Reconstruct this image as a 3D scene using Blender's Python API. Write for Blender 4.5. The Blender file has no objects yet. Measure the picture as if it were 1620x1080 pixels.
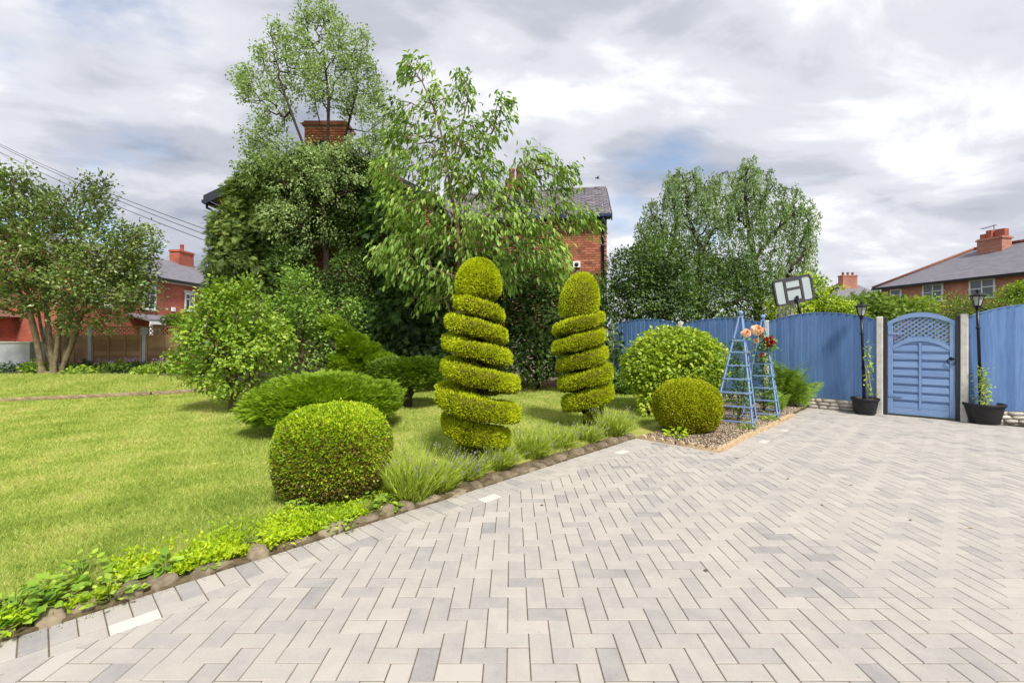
import bpy, math, random
import numpy as np
from mathutils import Vector, Matrix

random.seed(11)
rng = np.random.default_rng(11)
S = bpy.context.scene
COL = S.collection
R = math.radians

# ------------------------------------------------------------------ camera, sky, sun, exposure
F, H0, CAMH = 725.0, 531.0, 1.41            # focal length and horizon in photo pixels, eye height in metres
cam_d = bpy.data.cameras.new('camera')
cam = bpy.data.objects.new('camera', cam_d)
COL.objects.link(cam)
cam.location = (0, 0, CAMH)
cam.rotation_euler = (R(90), 0, 0)
cam_d.sensor_width = 36
cam_d.lens = F / 1620 * 36
cam_d.shift_y = (H0 - 540) / 1620
cam_d.clip_start = 0.05
cam_d.clip_end = 2000
S.camera = cam

SUN_EL, SUN_AZ = R(52), R(158)              # azimuth clockwise from +Y: sun behind the camera, to the right
sd = bpy.data.lights.new('sun', 'SUN')
sd.energy = 3.0
sd.angle = R(10)
sd.color = (1.0, 0.955, 0.88)
sun = bpy.data.objects.new('sun', sd)
COL.objects.link(sun)
sun.location = (4, -6, 12)
sdir = Vector((math.sin(SUN_AZ) * math.cos(SUN_EL), math.cos(SUN_AZ) * math.cos(SUN_EL), math.sin(SUN_EL)))
sun.rotation_euler = sdir.to_track_quat('Z', 'Y').to_euler()

S.view_settings.view_transform = 'Standard'
S.view_settings.look = 'None'
S.view_settings.gamma = 1
S.view_settings.exposure = 0.72
S.view_settings.use_curve_mapping = False


def make_world():
    w = bpy.data.worlds.new('World')
    S.world = w
    w.use_nodes = True
    nt = w.node_tree
    nt.nodes.clear()
    N, L = nt.nodes.new, nt.links.new
    out = N('ShaderNodeOutputWorld')
    sky = N('ShaderNodeTexSky')
    sky.sky_type = 'NISHITA'
    sky.sun_disc = False
    sky.sun_elevation = SUN_EL
    sky.sun_rotation = SUN_AZ
    bg = N('ShaderNodeBackground')
    bg.inputs['Strength'].default_value = 0.12
    L(sky.outputs[0], bg.inputs['Color'])
    tc = N('ShaderNodeTexCoord')
    sep = N('ShaderNodeSeparateXYZ')
    L(tc.outputs['Generated'], sep.inputs[0])

    def m(op, a, b=None, c=None, clamp=False):
        n = N('ShaderNodeMath'); n.operation = op; n.use_clamp = clamp
        for i, v in enumerate((a, b, c)):
            if v is None: continue
            if isinstance(v, (int, float)): n.inputs[i].default_value = v
            else: L(v, n.inputs[i])
        return n.outputs[0]
    # clouds lie on a flat sheet overhead: the view direction divided by its height
    zz = m('MAXIMUM', sep.outputs[2], 0.0)
    dz = m('ADD', zz, 0.24)
    cx = m('DIVIDE', sep.outputs[0], dz)
    cy = m('DIVIDE', sep.outputs[1], dz)
    cmb = N('ShaderNodeCombineXYZ')
    L(cx, cmb.inputs[0]); L(cy, cmb.inputs[1])

    def noise(scale, detail, rough, dist, off):
        mp = N('ShaderNodeMapping'); mp.inputs['Location'].default_value = off
        mp.inputs['Rotation'].default_value = (0, 0, R(-28)); mp.inputs['Scale'].default_value = (0.8, 1.15, 1)
        L(cmb.outputs[0], mp.inputs[0])
        n = N('ShaderNodeTexNoise'); n.inputs['Scale'].default_value = scale
        n.inputs['Detail'].default_value = detail; n.inputs['Roughness'].default_value = rough
        n.inputs['Distortion'].default_value = dist
        L(mp.outputs[0], n.inputs['Vector'])
        return n.outputs['Fac']

    def ramp(f, stops):
        r = N('ShaderNodeValToRGB'); r.color_ramp.interpolation = 'EASE'
        e = r.color_ramp.elements
        while len(e) < len(stops): e.new(0.5)
        for el, (p, c) in zip(e, stops): el.position = p; el.color = (*c, 1)
        L(f, r.inputs[0])
        return r.outputs[0]
    big = noise(1.25, 7, 0.52, 0.4, (-7.7, 14.1, 0))
    fine = noise(3.1, 8, 0.58, 0.5, (11.2, 1.4, 0))
    f = m('ADD', m('MULTIPLY', big, 0.72), m('MULTIPLY', fine, 0.28))
    ccol = ramp(f, [(0.37, (0.25, 0.275, 0.335)), (0.45, (0.36, 0.375, 0.43)), (0.53, (0.49, 0.50, 0.545)), (0.61, (0.66, 0.665, 0.685))])
    cover = noise(0.75, 7, 0.55, 0.3, (17.0, 3.0, 0))
    mask = ramp(cover, [(0.31, (0, 0, 0)), (0.44, (1, 1, 1))])
    bg2 = N('ShaderNodeBackground')
    L(ccol, bg2.inputs['Color'])
    bg2.inputs['Strength'].default_value = 0.98
    mix = N('ShaderNodeMixShader')
    L(mask, mix.inputs[0]); L(bg.outputs[0], mix.inputs[1]); L(bg2.outputs[0], mix.inputs[2])
    L(mix.outputs[0], out.inputs[0])


make_world()
try:
    S.cycles.max_bounces = 6
    S.cycles.diffuse_bounces = 3
    S.cycles.transmission_bounces = 4
    S.cycles.transparent_max_bounces = 6
except Exception:
    pass

# ------------------------------------------------------------------ places
def gp(x, y, z=0.0):
    """ground point (height z) seen at photo pixel x, y"""
    d = F * (CAMH - z) / (y - H0)
    return np.array(((x - 810) / F * d, d, z))


def pp(x, y, d):
    """point at depth d seen at photo pixel x, y"""
    return np.array(((x - 810) / F * d, d, CAMH + (H0 - y) / F * d))


A0 = np.array((-0.193, 3.99))
UV_ = np.array((0.695, 0.719))
NV_ = np.array((-0.719, 0.695))


def UN(u, n, z=0.0):
    """along / across the paving border"""
    p = A0 + UV_ * u + NV_ * n
    return np.array((p[0], p[1], z))


def un_of(P):
    P = np.asarray(P)[..., :2] - A0
    return P @ UV_, P @ NV_


# ------------------------------------------------------------------ materials
def lin(c):
    c = [v / 255 for v in c]
    return tuple(((v + 0.055) / 1.055) ** 2.4 if v > 0.04045 else v / 12.92 for v in c)


MATS = {}


def new_mat(name):
    m = bpy.data.materials.new(name)
    m.use_nodes = True
    m.node_tree.nodes.clear()
    MATS[name] = m
    return m, m.node_tree.nodes.new, m.node_tree.links.new


def ramp_node(N, stops, interp='LINEAR'):
    r = N('ShaderNodeValToRGB'); r.color_ramp.interpolation = interp
    e = r.color_ramp.elements
    while len(e) < len(stops): e.new(0.5)
    for i, (p, c) in enumerate(stops):
        e[i].position = p; e[i].color = (*c, 1)
    return r


def even(cols):
    n = len(cols)
    return [(i / max(1, n - 1), c) for i, c in enumerate(cols)]


def leaf_mat(name, cols, trans=0.28, rough=0.5, spec=0.3):
    m, N, L = new_mat(name)
    at = N('ShaderNodeAttribute'); at.attribute_name = 'tint'
    r = ramp_node(N, even(cols)); L(at.outputs['Fac'], r.inputs[0])
    p = N('ShaderNodeBsdfPrincipled'); p.inputs['Roughness'].default_value = rough
    p.inputs['Specular IOR Level'].default_value = spec
    L(r.outputs[0], p.inputs['Base Color'])
    t = N('ShaderNodeBsdfTranslucent')
    h = N('ShaderNodeHueSaturation'); h.inputs['Saturation'].default_value = 1.15; h.inputs['Value'].default_value = 1.2
    L(r.outputs[0], h.inputs['Color']); L(h.outputs[0], t.inputs['Color'])
    mx = N('ShaderNodeMixShader'); mx.inputs[0].default_value = trans
    L(p.outputs[0], mx.inputs[1]); L(t.outputs[0], mx.inputs[2])
    o = N('ShaderNodeOutputMaterial'); L(mx.outputs[0], o.inputs[0])
    return m


def surf(name, cols, scale=8.0, detail=5, rough=0.7, bump=0.0, bscale=40.0, tint=False, tintamt=0.35, coord='Object', stretch=(1, 1, 1), spec=0.35, metal=0.0):
    """noise-mottled surface; with tint each piece is shifted by its own 'tint' attribute"""
    m, N, L = new_mat(name)
    tc = N('ShaderNodeTexCoord')
    mp = N('ShaderNodeMapping'); mp.inputs['Scale'].default_value = stretch
    L(tc.outputs[coord], mp.inputs[0])
    n = N('ShaderNodeTexNoise'); n.inputs['Scale'].default_value = scale; n.inputs['Detail'].default_value = detail
    n.inputs['Roughness'].default_value = 0.62
    L(mp.outputs[0], n.inputs['Vector'])
    f = n.outputs['Fac']
    st = N('ShaderNodeMapRange'); st.inputs[1].default_value = 0.28; st.inputs[2].default_value = 0.72
    L(f, st.inputs[0]); f = st.outputs[0]
    if tint:
        at = N('ShaderNodeAttribute'); at.attribute_name = 'tint'
        mx = N('ShaderNodeMix'); mx.data_type = 'FLOAT'; mx.inputs[0].default_value = 1 - tintamt
        L(f, mx.inputs[2]); L(at.outputs['Fac'], mx.inputs[3])
        # Mix: A = noise, B = tint, factor = share of the piece's own tone
        f = mx.outputs[0]
    r = ramp_node(N, even(cols)); L(f, r.inputs[0])
    p = N('ShaderNodeBsdfPrincipled'); p.inputs['Roughness'].default_value = rough
    p.inputs['Specular IOR Level'].default_value = spec; p.inputs['Metallic'].default_value = metal
    L(r.outputs[0], p.inputs['Base Color'])
    if bump:
        n2 = N('ShaderNodeTexNoise'); n2.inputs['Scale'].default_value = bscale; n2.inputs['Detail'].default_value = 4
        L(mp.outputs[0], n2.inputs['Vector'])
        b = N('ShaderNodeBump'); b.inputs['Strength'].default_value = bump; b.inputs['Distance'].default_value = 0.01
        L(n2.outputs['Fac'], b.inputs['Height']); L(b.outputs[0], p.inputs['Normal'])
    o = N('ShaderNodeOutputMaterial'); L(p.outputs[0], o.inputs[0])
    return m


def brick_tex(name, c1, c2, mortar, rough=0.85):
    m, N, L = new_mat(name)
    tc = N('ShaderNodeTexCoord')
    sp = N('ShaderNodeSeparateXYZ'); L(tc.outputs['Object'], sp.inputs[0])
    ad = N('ShaderNodeMath'); ad.operation = 'ADD'; L(sp.outputs[0], ad.inputs[0]); L(sp.outputs[1], ad.inputs[1])
    cb = N('ShaderNodeCombineXYZ'); L(ad.outputs[0], cb.inputs[0]); L(sp.outputs[2], cb.inputs[1])
    b = N('ShaderNodeTexBrick')
    b.inputs['Scale'].default_value = 1; b.inputs['Brick Width'].default_value = 0.225; b.inputs['Row Height'].default_value = 0.075
    b.inputs['Mortar Size'].default_value = 0.008; b.inputs['Mortar Smooth'].default_value = 0.2
    b.inputs['Color1'].default_value = (*c1, 1); b.inputs['Color2'].default_value = (*c2, 1); b.inputs['Mortar'].default_value = (*mortar, 1)
    L(cb.outputs[0], b.inputs['Vector'])
    n = N('ShaderNodeTexNoise'); n.inputs['Scale'].default_value = 0.9; n.inputs['Detail'].default_value = 6; L(tc.outputs['Object'], n.inputs['Vector'])
    h = N('ShaderNodeHueSaturation'); L(b.outputs['Color'], h.inputs['Color'])
    mr = N('ShaderNodeMapRange'); mr.inputs[1].default_value = 0.3; mr.inputs[2].default_value = 0.7; mr.inputs[3].default_value = 0.75; mr.inputs[4].default_value = 1.2
    L(n.outputs['Fac'], mr.inputs[0]); L(mr.outputs[0], h.inputs['Value'])
    p = N('ShaderNodeBsdfPrincipled'); p.inputs['Roughness'].default_value = rough; L(h.outputs[0], p.inputs['Base Color'])
    bp = N('ShaderNodeBump'); bp.inputs['Strength'].default_value = 0.5; bp.inputs['Distance'].default_value = 0.01; bp.invert = True
    L(b.outputs['Fac'], bp.inputs['Height']); L(bp.outputs[0], p.inputs['Normal'])
    o = N('ShaderNodeOutputMaterial'); L(p.outputs[0], o.inputs[0])
    return m


def glass_mat(name, col, rough=0.08, trans=0.0):
    m, N, L = new_mat(name)
    p = N('ShaderNodeBsdfPrincipled'); p.inputs['Base Color'].default_value = (*col, 1); p.inputs['Roughness'].default_value = rough
    p.inputs['Transmission Weight'].default_value = trans; p.inputs['Specular IOR Level'].default_value = 0.6
    o = N('ShaderNodeOutputMaterial'); L(p.outputs[0], o.inputs[0])
    return m


# ------------------------------------------------------------------ objects
def tag(o, label=None, cat=None, group=None, kind=None):
    if label: o['label'] = label
    if cat: o['category'] = cat
    if group: o['group'] = group
    if kind: o['kind'] = kind
    return o


def thing(name, loc, label, cat, group=None, rz=0.0):
    o = bpy.data.objects.new(name, None)
    o.empty_display_size = 0.1
    COL.objects.link(o)
    o.location = tuple(float(v) for v in loc)
    o.rotation_euler = (0, 0, rz)
    return tag(o, label, cat, group)


def link(name, me, parent=None, loc=None, rot=None, kind=None):
    o = bpy.data.objects.new(name, me)
    COL.objects.link(o)
    if parent is not None: o.parent = parent
    if loc is not None: o.location = tuple(float(v) for v in loc)
    if rot is not None: o.rotation_euler = rot
    if kind: o['kind'] = kind
    return o


def np_mesh(name, V, Fc, mat, tint=None, smooth=False):
    """mesh from arrays; Fc is (M,k) with one k"""
    V = np.asarray(V, np.float32).reshape(-1, 3); Fc = np.asarray(Fc, np.int32)
    me = bpy.data.meshes.new(name)
    M, k = Fc.shape
    me.vertices.add(len(V)); me.vertices.foreach_set('co', V.ravel())
    me.loops.add(M * k); me.loops.foreach_set('vertex_index', Fc.ravel())
    me.polygons.add(M); me.polygons.foreach_set('loop_start', np.arange(0, M * k, k, dtype=np.int32))
    if smooth: me.polygons.foreach_set('use_smooth', np.ones(M, bool))
    me.update(calc_edges=True)
    if tint is not None:
        a = me.attributes.new('tint', 'FLOAT', 'POINT'); a.data.foreach_set('value', np.asarray(tint, np.float32))
    me.materials.append(mat)
    return me


class MB:
    """collects hard shapes into one mesh"""
    def __init__(s): s.v = []; s.f = []; s.t = []; s.sm = []

    def add(s, V, Fs, tint=0.5, smooth=False):
        b = len(s.v)
        s.v += [tuple(float(c) for c in p) for p in V]; s.f += [tuple(b + i for i in f) for f in Fs]
        s.t += [tint] * len(V); s.sm += [smooth] * len(Fs)
        return s

    def box(s, c, d, rot=None, bev=0.0, tint=0.5):
        hx, hy, hz = d[0] / 2, d[1] / 2, d[2] / 2
        V = []; Fs = []
        if bev <= 0:
            for z in (-1, 1):
                for y in (-1, 1):
                    for x in (-1, 1): V.append((x * hx, y * hy, z * hz))
            Fs = [(0, 2, 3, 1), (4, 5, 7, 6), (0, 1, 5, 4), (2, 6, 7, 3), (0, 4, 6, 2), (1, 3, 7, 5)]
        else:
            b = min(bev, hx * 0.9, hy * 0.9, hz * 0.9)
            idx = {}
            for x in (-1, 1):
                for y in (-1, 1):
                    for z in (-1, 1):
                        for a in range(3):
                            p = [x * (hx - b), y * (hy - b), z * (hz - b)]
                            p[a] = (x * hx, y * hy, z * hz)[a]
                            idx[(x, y, z, a)] = len(V); V.append(tuple(p))
            sg = (-1, 1)
            for a in range(3):
                o = [i for i in range(3) if i != a]
                for sa in sg:
                    q = []
                    for (p1, p2) in ((-1, -1), (1, -1), (1, 1), (-1, 1)):
                        k = [0, 0, 0]; k[a] = sa; k[o[0]] = p1; k[o[1]] = p2
                        q.append(idx[(*k, a)])
                    Fs.append(tuple(q))
                for p1 in sg:
                    for p2 in sg:
                        q = []
                        for sa, aa in ((-1, o[0]), (1, o[0]), (1, o[1]), (-1, o[1])):
                            k = [0, 0, 0]; k[a] = sa; k[o[0]] = p1; k[o[1]] = p2
                            q.append(idx[(*k, aa)])
                        Fs.append(tuple(q))
            for x in sg:
                for y in sg:
                    for z in sg: Fs.append(tuple(idx[(x, y, z, a)] for a in range(3)))
            # outward winding (the box is convex round the origin)
            VV = np.array(V); G = []
            for q in Fs:
                P = VV[list(q)]; nn = np.cross(P[1] - P[0], P[2] - P[0])
                G.append(q if nn @ P.mean(0) > 0 else q[::-1])
            Fs = G
        if rot is not None: V = [tuple(rot @ Vector(p)) for p in V]
        V = [(p[0] + c[0], p[1] + c[1], p[2] + c[2]) for p in V]
        return s.add(V, Fs, tint)

    def tube(s, pts, rad, k=8, cap=True, tint=0.5, smooth=True):
        pts = [Vector(p) for p in pts]
        if isinstance(rad, (int, float)): rad = [rad] * len(pts)
        V = []; Fs = []
        for i, p in enumerate(pts):
            d = (pts[min(i + 1, len(pts) - 1)] - pts[max(i - 1, 0)]).normalized()
            a = d.orthogonal() if abs(d.z) > 0.99 else d.cross(Vector((0, 0, 1)))
            a.normalize(); b = d.cross(a)
            if i == 0: pa = a
            else:
                a = pa - d * pa.dot(d); a.normalize(); b = d.cross(a); pa = a
            for j in range(k):
                t = 2 * math.pi * j / k
                V.append(p + (a * math.cos(t) + b * math.sin(t)) * rad[i])
        for i in range(len(pts) - 1):
            for j in range(k):
                Fs.append((i * k + j, i * k + (j + 1) % k, (i + 1) * k + (j + 1) % k, (i + 1) * k + j))
        s.add(V, Fs, tint, smooth)
        if cap:
            b = len(s.v) - len(V)
            s.f += [tuple(b + j for j in range(k))[::-1], tuple(b + (len(pts) - 1) * k + j for j in range(k))]
            s.sm += [False, False]
        return s

    def lathe(s, prof, c=(0, 0, 0), k=24, tint=0.5, smooth=True, rib=0.0):
        V = []; Fs = []
        for (r, z) in prof:
            for j in range(k):
                t = 2 * math.pi * j / k; rr = r * (1 + (rib if j % 2 else 0))
                V.append((c[0] + rr * math.cos(t), c[1] + rr * math.sin(t), c[2] + z))
        for i in range(len(prof) - 1):
            for j in range(k):
                Fs.append((i * k + j, i * k + (j + 1) % k, (i + 1) * k + (j + 1) % k, (i + 1) * k + j))
        return s.add(V, Fs, tint, smooth)

    def prism(s, poly, y0, y1, tint=0.5):
        """polygon in x,z pushed from y0 to y1"""
        n = len(poly)
        V = [(p[0], y0, p[1]) for p in poly] + [(p[0], y1, p[1]) for p in poly]
        Fs = [tuple(range(n)), tuple(range(n, 2 * n))[::-1]] + [(i, i + n, (i + 1) % n + n, (i + 1) % n) for i in range(n)]
        return s.add(V, Fs, tint)

    def sphere(s, c, r, nu=16, nv=10, tint=0.5, sc=(1, 1, 1)):
        V = []; Fs = []
        for i in range(nv + 1):
            a = math.pi * i / nv
            for j in range(nu):
                t = 2 * math.pi * j / nu
                V.append((c[0] + r * sc[0] * math.sin(a) * math.cos(t), c[1] + r * sc[1] * math.sin(a) * math.sin(t), c[2] + r * sc[2] * math.cos(a)))
        for i in range(nv):
            for j in range(nu):
                Fs.append((i * nu + j, (i + 1) * nu + j, (i + 1) * nu + (j + 1) % nu, i * nu + (j + 1) % nu))
        return s.add(V, Fs, tint, True)

    def mesh(s, name, mat):
        me = bpy.data.meshes.new(name)
        me.from_pydata(s.v, [], s.f)
        me.polygons.foreach_set('use_smooth', s.sm)
        a = me.attributes.new('tint', 'FLOAT', 'POINT'); a.data.foreach_set('value', np.array(s.t, np.float32))
        me.materials.append(mat); me.update()
        return me

    def build(s, name, mat, parent=None, loc=None, rot=None, kind=None):
        return link(name, s.mesh(name, mat), parent, loc, rot, kind)


def sheet(name, pts, mat, kind='structure', z=None, skirt=0.0):
    me = bpy.data.meshes.new(name)
    V = [(float(p[0]), float(p[1]), float(p[2] if z is None else z)) for p in pts]; n = len(V)
    if sum(V[i][0] * V[(i + 1) % n][1] - V[(i + 1) % n][0] * V[i][1] for i in range(n)) < 0: V = V[::-1]
    Fs = [tuple(range(n))]
    if skirt:
        V = V + [(x, y, q - skirt) for x, y, q in V]; Fs += [(i, i + n, (i + 1) % n + n, (i + 1) % n) for i in range(n)]
    me.from_pydata(V, [], Fs)
    me.materials.append(mat); me.update()
    return link(name, me, kind=kind)


# ------------------------------------------------------------------ foliage tools (numpy)
def norm(v):
    return v / np.maximum(np.linalg.norm(v, axis=-1, keepdims=True), 1e-9)


def wav(P, f, seed):
    """smooth pseudo-noise -1..1 at points P"""
    g = np.random.default_rng(seed)
    o = 0
    for i in range(5):
        k = g.normal(size=3) * f * (1 + 0.5 * i)
        o = o + np.sin(P @ k + g.uniform(0, 6.28)) / (1 + 0.5 * i)
    return o / 2.2


RHOMB = (np.array([(0, 0, 0), (0.3, 0.45, 0.06), (0, 1, 0), (-0.3, 0.45, 0.06)]), np.array([(0, 1, 2), (0, 2, 3)]))
OVAL = (np.array([(0, 0, 0), (0.26, 0.28, 0.05), (0.3, 0.6, 0.04), (0, 1, -0.08), (-0.3, 0.6, 0.04), (-0.26, 0.28, 0.05), (0, 0.5, -0.02)]),
        np.array([(0, 1, 6), (1, 2, 6), (2, 3, 6), (3, 4, 6), (4, 5, 6), (5, 0, 6)]))
LONG = (np.array([(0, 0, 0), (0.17, 0.3, 0.05), (0.15, 0.65, 0.02), (0, 1, -0.16), (-0.15, 0.65, 0.02), (-0.17, 0.3, 0.05), (0, 0.48, -0.03)]),
        np.array([(0, 1, 6), (1, 2, 6), (2, 3, 6), (3, 4, 6), (4, 5, 6), (5, 0, 6)]))
NEEDLE = (np.array([(-0.09, 0, 0), (0.09, 0, 0), (0.06, 0.6, 0.03), (0, 1, 0), (-0.06, 0.6, 0.03)]), np.array([(0, 1, 2), (0, 2, 4), (4, 2, 3)]))
BLADE = (np.array([(-0.5, 0, 0), (0.5, 0, 0), (0, 1, 0.0)]), np.array([(0, 1, 2)]))


def fan(n=9, spread=1.0, w=0.11, seed=0, droop=0.25):
    """flat feathery spray of a conifer, length 1 along y"""
    g = np.random.default_rng(seed); V = []; T = []
    for i in range(n):
        t = i / (n - 1)
        if i == n - 1: a, base, ln = 0.0, 0.35, 0.65
        else:
            sd = 1 if i % 2 else -1
            a = sd * (0.85 - 0.35 * t) * spread; base = 0.08 + 0.62 * t; ln = (0.55 - 0.22 * t) * g.uniform(0.8, 1.15)
        d = np.array((math.sin(a), math.cos(a), 0)); p = np.array((-d[1], d[0], 0))
        b = np.array((0, base, 0)); k = len(V)
        for q in (b, b + d * ln * 0.45 + p * w * 0.7, b + d * ln, b + d * ln * 0.45 - p * w * 0.7):
            q = q.copy(); q[2] = -droop * q[1] ** 2 - 0.12 * abs(q[0]) + g.normal() * 0.012; V.append(q)
        T += [(k, k + 1, k + 2), (k, k + 2, k + 3)]
    return np.array(V), np.array(T)


FANS = [fan(13, 1.0, 0.055, s) for s in range(3)]
JFANS = [fan(11, 0.7, 0.032, s + 5, 0.1) for s in range(3)]


def inst(tpl, pos, ydir, nrm, scale, tint):
    """copies of a template as one vertex array: y axis along ydir, z roughly along nrm"""
    TV, TF = tpl
    n = len(pos)
    y = norm(np.asarray(ydir, float)); x = norm(np.cross(y, nrm)); z = np.cross(x, y)
    sc = np.asarray(scale, float)
    if sc.ndim == 0: sc = np.full(n, float(sc))
    if sc.ndim == 1: sc = np.repeat(sc[:, None], 3, 1)
    L = TV[None] * sc[:, None, :]
    V = pos[:, None, :] + L[..., 0:1] * x[:, None, :] + L[..., 1:2] * y[:, None, :] + L[..., 2:3] * z[:, None, :]
    k = len(TV)
    Fc = (TF[None] + (np.arange(n) * k)[:, None, None]).reshape(-1, TF.shape[1])
    return V.reshape(-1, 3), Fc, np.repeat(np.asarray(tint, float), k)


def merge(parts):
    V = []; Fc = []; T = []; b = 0
    for v, f, t in parts:
        V.append(v); Fc.append(f + b); T.append(t); b += len(v)
    return np.concatenate(V), np.concatenate(Fc), np.concatenate(T)


def foliage(name, data, mat, parent, origin, kind=None):
    V, Fc, T = data
    return link(name, np_mesh(name, V - np.asarray(origin)[None], Fc, mat, np.clip(T, 0, 1)), parent, kind=kind)


def rdir(n, g=None):
    return norm((g or rng).normal(size=(n, 3)))


def ell_pts(c, r, n, g, shell=0.0):
    d = rdir(n, g)
    rad = g.uniform(shell ** 3, 1, n) ** (1 / 3)
    return np.asarray(c) + d * rad[:, None] * np.asarray(r)


def grow(seeds, targets, bf=0.35):
    """balanced spanning tree from seed polylines through target points -> pos, parent"""
    pos = []; par = []; plen = []
    for line in seeds:
        line = [np.asarray(p, float) for p in line[1]] if isinstance(line, tuple) else [np.asarray(p, float) for p in line]
        last = -1
        for i in range(len(line) - 1):
            a, b = line[i], line[i + 1]; d = np.linalg.norm(b - a); m = max(1, int(d / 0.25))
            for j in range(0 if i == 0 else 1, m + 1):
                p = a + (b - a) * j / m
                if last < 0 and pos:                    # a second stem springs from the nearest earlier node
                    dd = np.linalg.norm(np.array(pos) - p, axis=1); q = int(dd.argmin())
                    par.append(q); plen.append(plen[q] + dd[q])
                else:
                    par.append(last); plen.append(0 if last < 0 else plen[last] + np.linalg.norm(p - pos[last]))
                pos.append(p); last = len(pos) - 1
    nseed = len(pos)
    T = np.asarray(targets, float)
    P = np.array(pos); pl = np.array(plen)
    D = np.linalg.norm(T[:, None] - P[None], axis=2) + bf * pl[None]
    best = D.min(1); bi = D.argmin(1)
    alive = np.ones(len(T), bool)
    for _ in range(len(T)):
        b = np.where(alive, best, 1e9); i = int(b.argmin()); q = int(bi[i]); alive[i] = False
        p = T[i]; L = np.linalg.norm(p - pos[q])
        mid = (p + pos[q]) / 2 + rng.normal(size=3) * 0.06 * L
        if L > 0.25:
            pos.append(mid); par.append(q); plen.append(plen[q] + L / 2); q = len(pos) - 1
        pos.append(p); par.append(q); plen.append(plen[q] + L / (2 if L > 0.25 else 1))
        d = np.linalg.norm(T - p, axis=1) + bf * plen[-1]
        c = d < best; best = np.where(c, d, best); bi = np.where(c, len(pos) - 1, bi)
    return np.array(pos), np.array(par), nseed


def wood(pos, par, r_tip=0.006, r_base=0.1, power=0.5, k=6):
    n = len(pos); cnt = np.ones(n)
    for i in range(n - 1, 0, -1):
        if par[i] >= 0: cnt[par[i]] += cnt[i]
    rad = r_tip + (r_base - r_tip) * ((cnt - 1) / cnt.max()) ** power
    e = np.array([i for i in range(n) if par[i] >= 0]); a = pos[par[e]]; b = pos[e]
    d = norm(b - a); up = np.where(np.abs(d[:, 2:3]) > 0.95, np.array([[1.0, 0, 0]]), np.array([[0, 0, 1.0]]))
    x = norm(np.cross(d, up)); y = np.cross(d, x)
    t = np.arange(k) * 2 * math.pi / k
    ring = x[:, None] * np.cos(t)[None, :, None] + y[:, None] * np.sin(t)[None, :, None]
    ra = np.minimum(rad[par[e]], rad[e] * 1.6)
    ra = np.where(par[par[e]] < 0, rad[par[e]], ra)
    V = np.concatenate([a[:, None] + ring * ra[:, None, None], (b + d * rad[e][:, None] * 0.3)[:, None] + ring * rad[e][:, None, None]], 1)
    j = np.arange(k); f = np.stack([j, (j + 1) % k, (j + 1) % k + k, j + k], 1)
    Fc = (f[None] + (np.arange(len(e)) * 2 * k)[:, None, None]).reshape(-1, 4)
    return V.reshape(-1, 3), Fc, rad, cnt
# ------------------------------------------------------------------ palette
M_ground = surf('earth', [lin((70, 62, 45)), lin((100, 105, 55))], 2, rough=0.95)
M_lawn = surf('lawn_soil_and_thatch', [lin((140, 146, 66)), lin((158, 162, 80)), lin((168, 164, 98))], 3.0, rough=0.95, bump=0.6, bscale=60)
M_soil = surf('bed_soil', [lin((62, 52, 40)), lin((104, 90, 68)), lin((126, 116, 80))], 14, rough=0.95, bump=0.9, bscale=45)
M_sand = surf('joint_sand', [lin((74, 62, 50)), lin((104, 88, 72)), lin((84, 86, 56))], 60, rough=0.95)

def paving_mat(name, cols):
    m, N, L = new_mat(name)
    geo = N('ShaderNodeNewGeometry')
    def nz(scale, detail, lo, hi):
        n = N('ShaderNodeTexNoise'); n.inputs['Scale'].default_value = scale; n.inputs['Detail'].default_value = detail; n.inputs['Roughness'].default_value = 0.65
        L(geo.outputs['Position'], n.inputs['Vector'])
        r = N('ShaderNodeMapRange'); r.inputs[1].default_value = 0.3; r.inputs[2].default_value = 0.7; r.inputs[3].default_value = lo; r.inputs[4].default_value = hi
        L(n.outputs['Fac'], r.inputs[0]); return r.outputs[0]
    def ad(a, b):
        n = N('ShaderNodeMath'); n.operation = 'ADD'; L(a, n.inputs[0]); L(b, n.inputs[1]); return n.outputs[0]
    at = N('ShaderNodeAttribute'); at.attribute_name = 'tint'
    f = ad(ad(ad(at.outputs['Fac'], nz(7, 5, -0.22, 0.22)), nz(1.3, 4, -0.14, 0.14)), nz(90, 3, -0.10, 0.10))
    r = ramp_node(N, even(cols)); L(f, r.inputs[0])
    # small dark specks and lichen spots
    v = N('ShaderNodeTexVoronoi'); v.inputs['Scale'].default_value = 24; L(geo.outputs['Position'], v.inputs['Vector'])
    lt = N('ShaderNodeMath'); lt.operation = 'LESS_THAN'; lt.inputs[1].default_value = 0.09; L(v.outputs['Distance'], lt.inputs[0])
    sel = N('ShaderNodeMath'); sel.operation = 'MULTIPLY'; L(lt.outputs[0], sel.inputs[0]); L(nz(2.2, 3, -0.5, 0.75), sel.inputs[1]); sel.use_clamp = True
    mx = N('ShaderNodeMix'); mx.data_type = 'RGBA'; L(sel.outputs[0], mx.inputs[0]); L(r.outputs[0], mx.inputs[6]); mx.inputs[7].default_value = (*lin((110, 104, 96)), 1)
    p = N('ShaderNodeBsdfPrincipled'); p.inputs['Roughness'].default_value = 0.8; p.inputs['Specular IOR Level'].default_value = 0.3
    L(mx.outputs[2], p.inputs['Base Color'])
    n2 = N('ShaderNodeTexNoise'); n2.inputs['Scale'].default_value = 240; n2.inputs['Detail'].default_value = 4; L(geo.outputs['Position'], n2.inputs['Vector'])
    b = N('ShaderNodeBump'); b.inputs['Strength'].default_value = 0.3; b.inputs['Distance'].default_value = 0.01; L(n2.outputs['Fac'], b.inputs['Height']); L(b.outputs[0], p.inputs['Normal'])
    o = N('ShaderNodeOutputMaterial'); L(p.outputs[0], o.inputs[0]); return m


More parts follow.
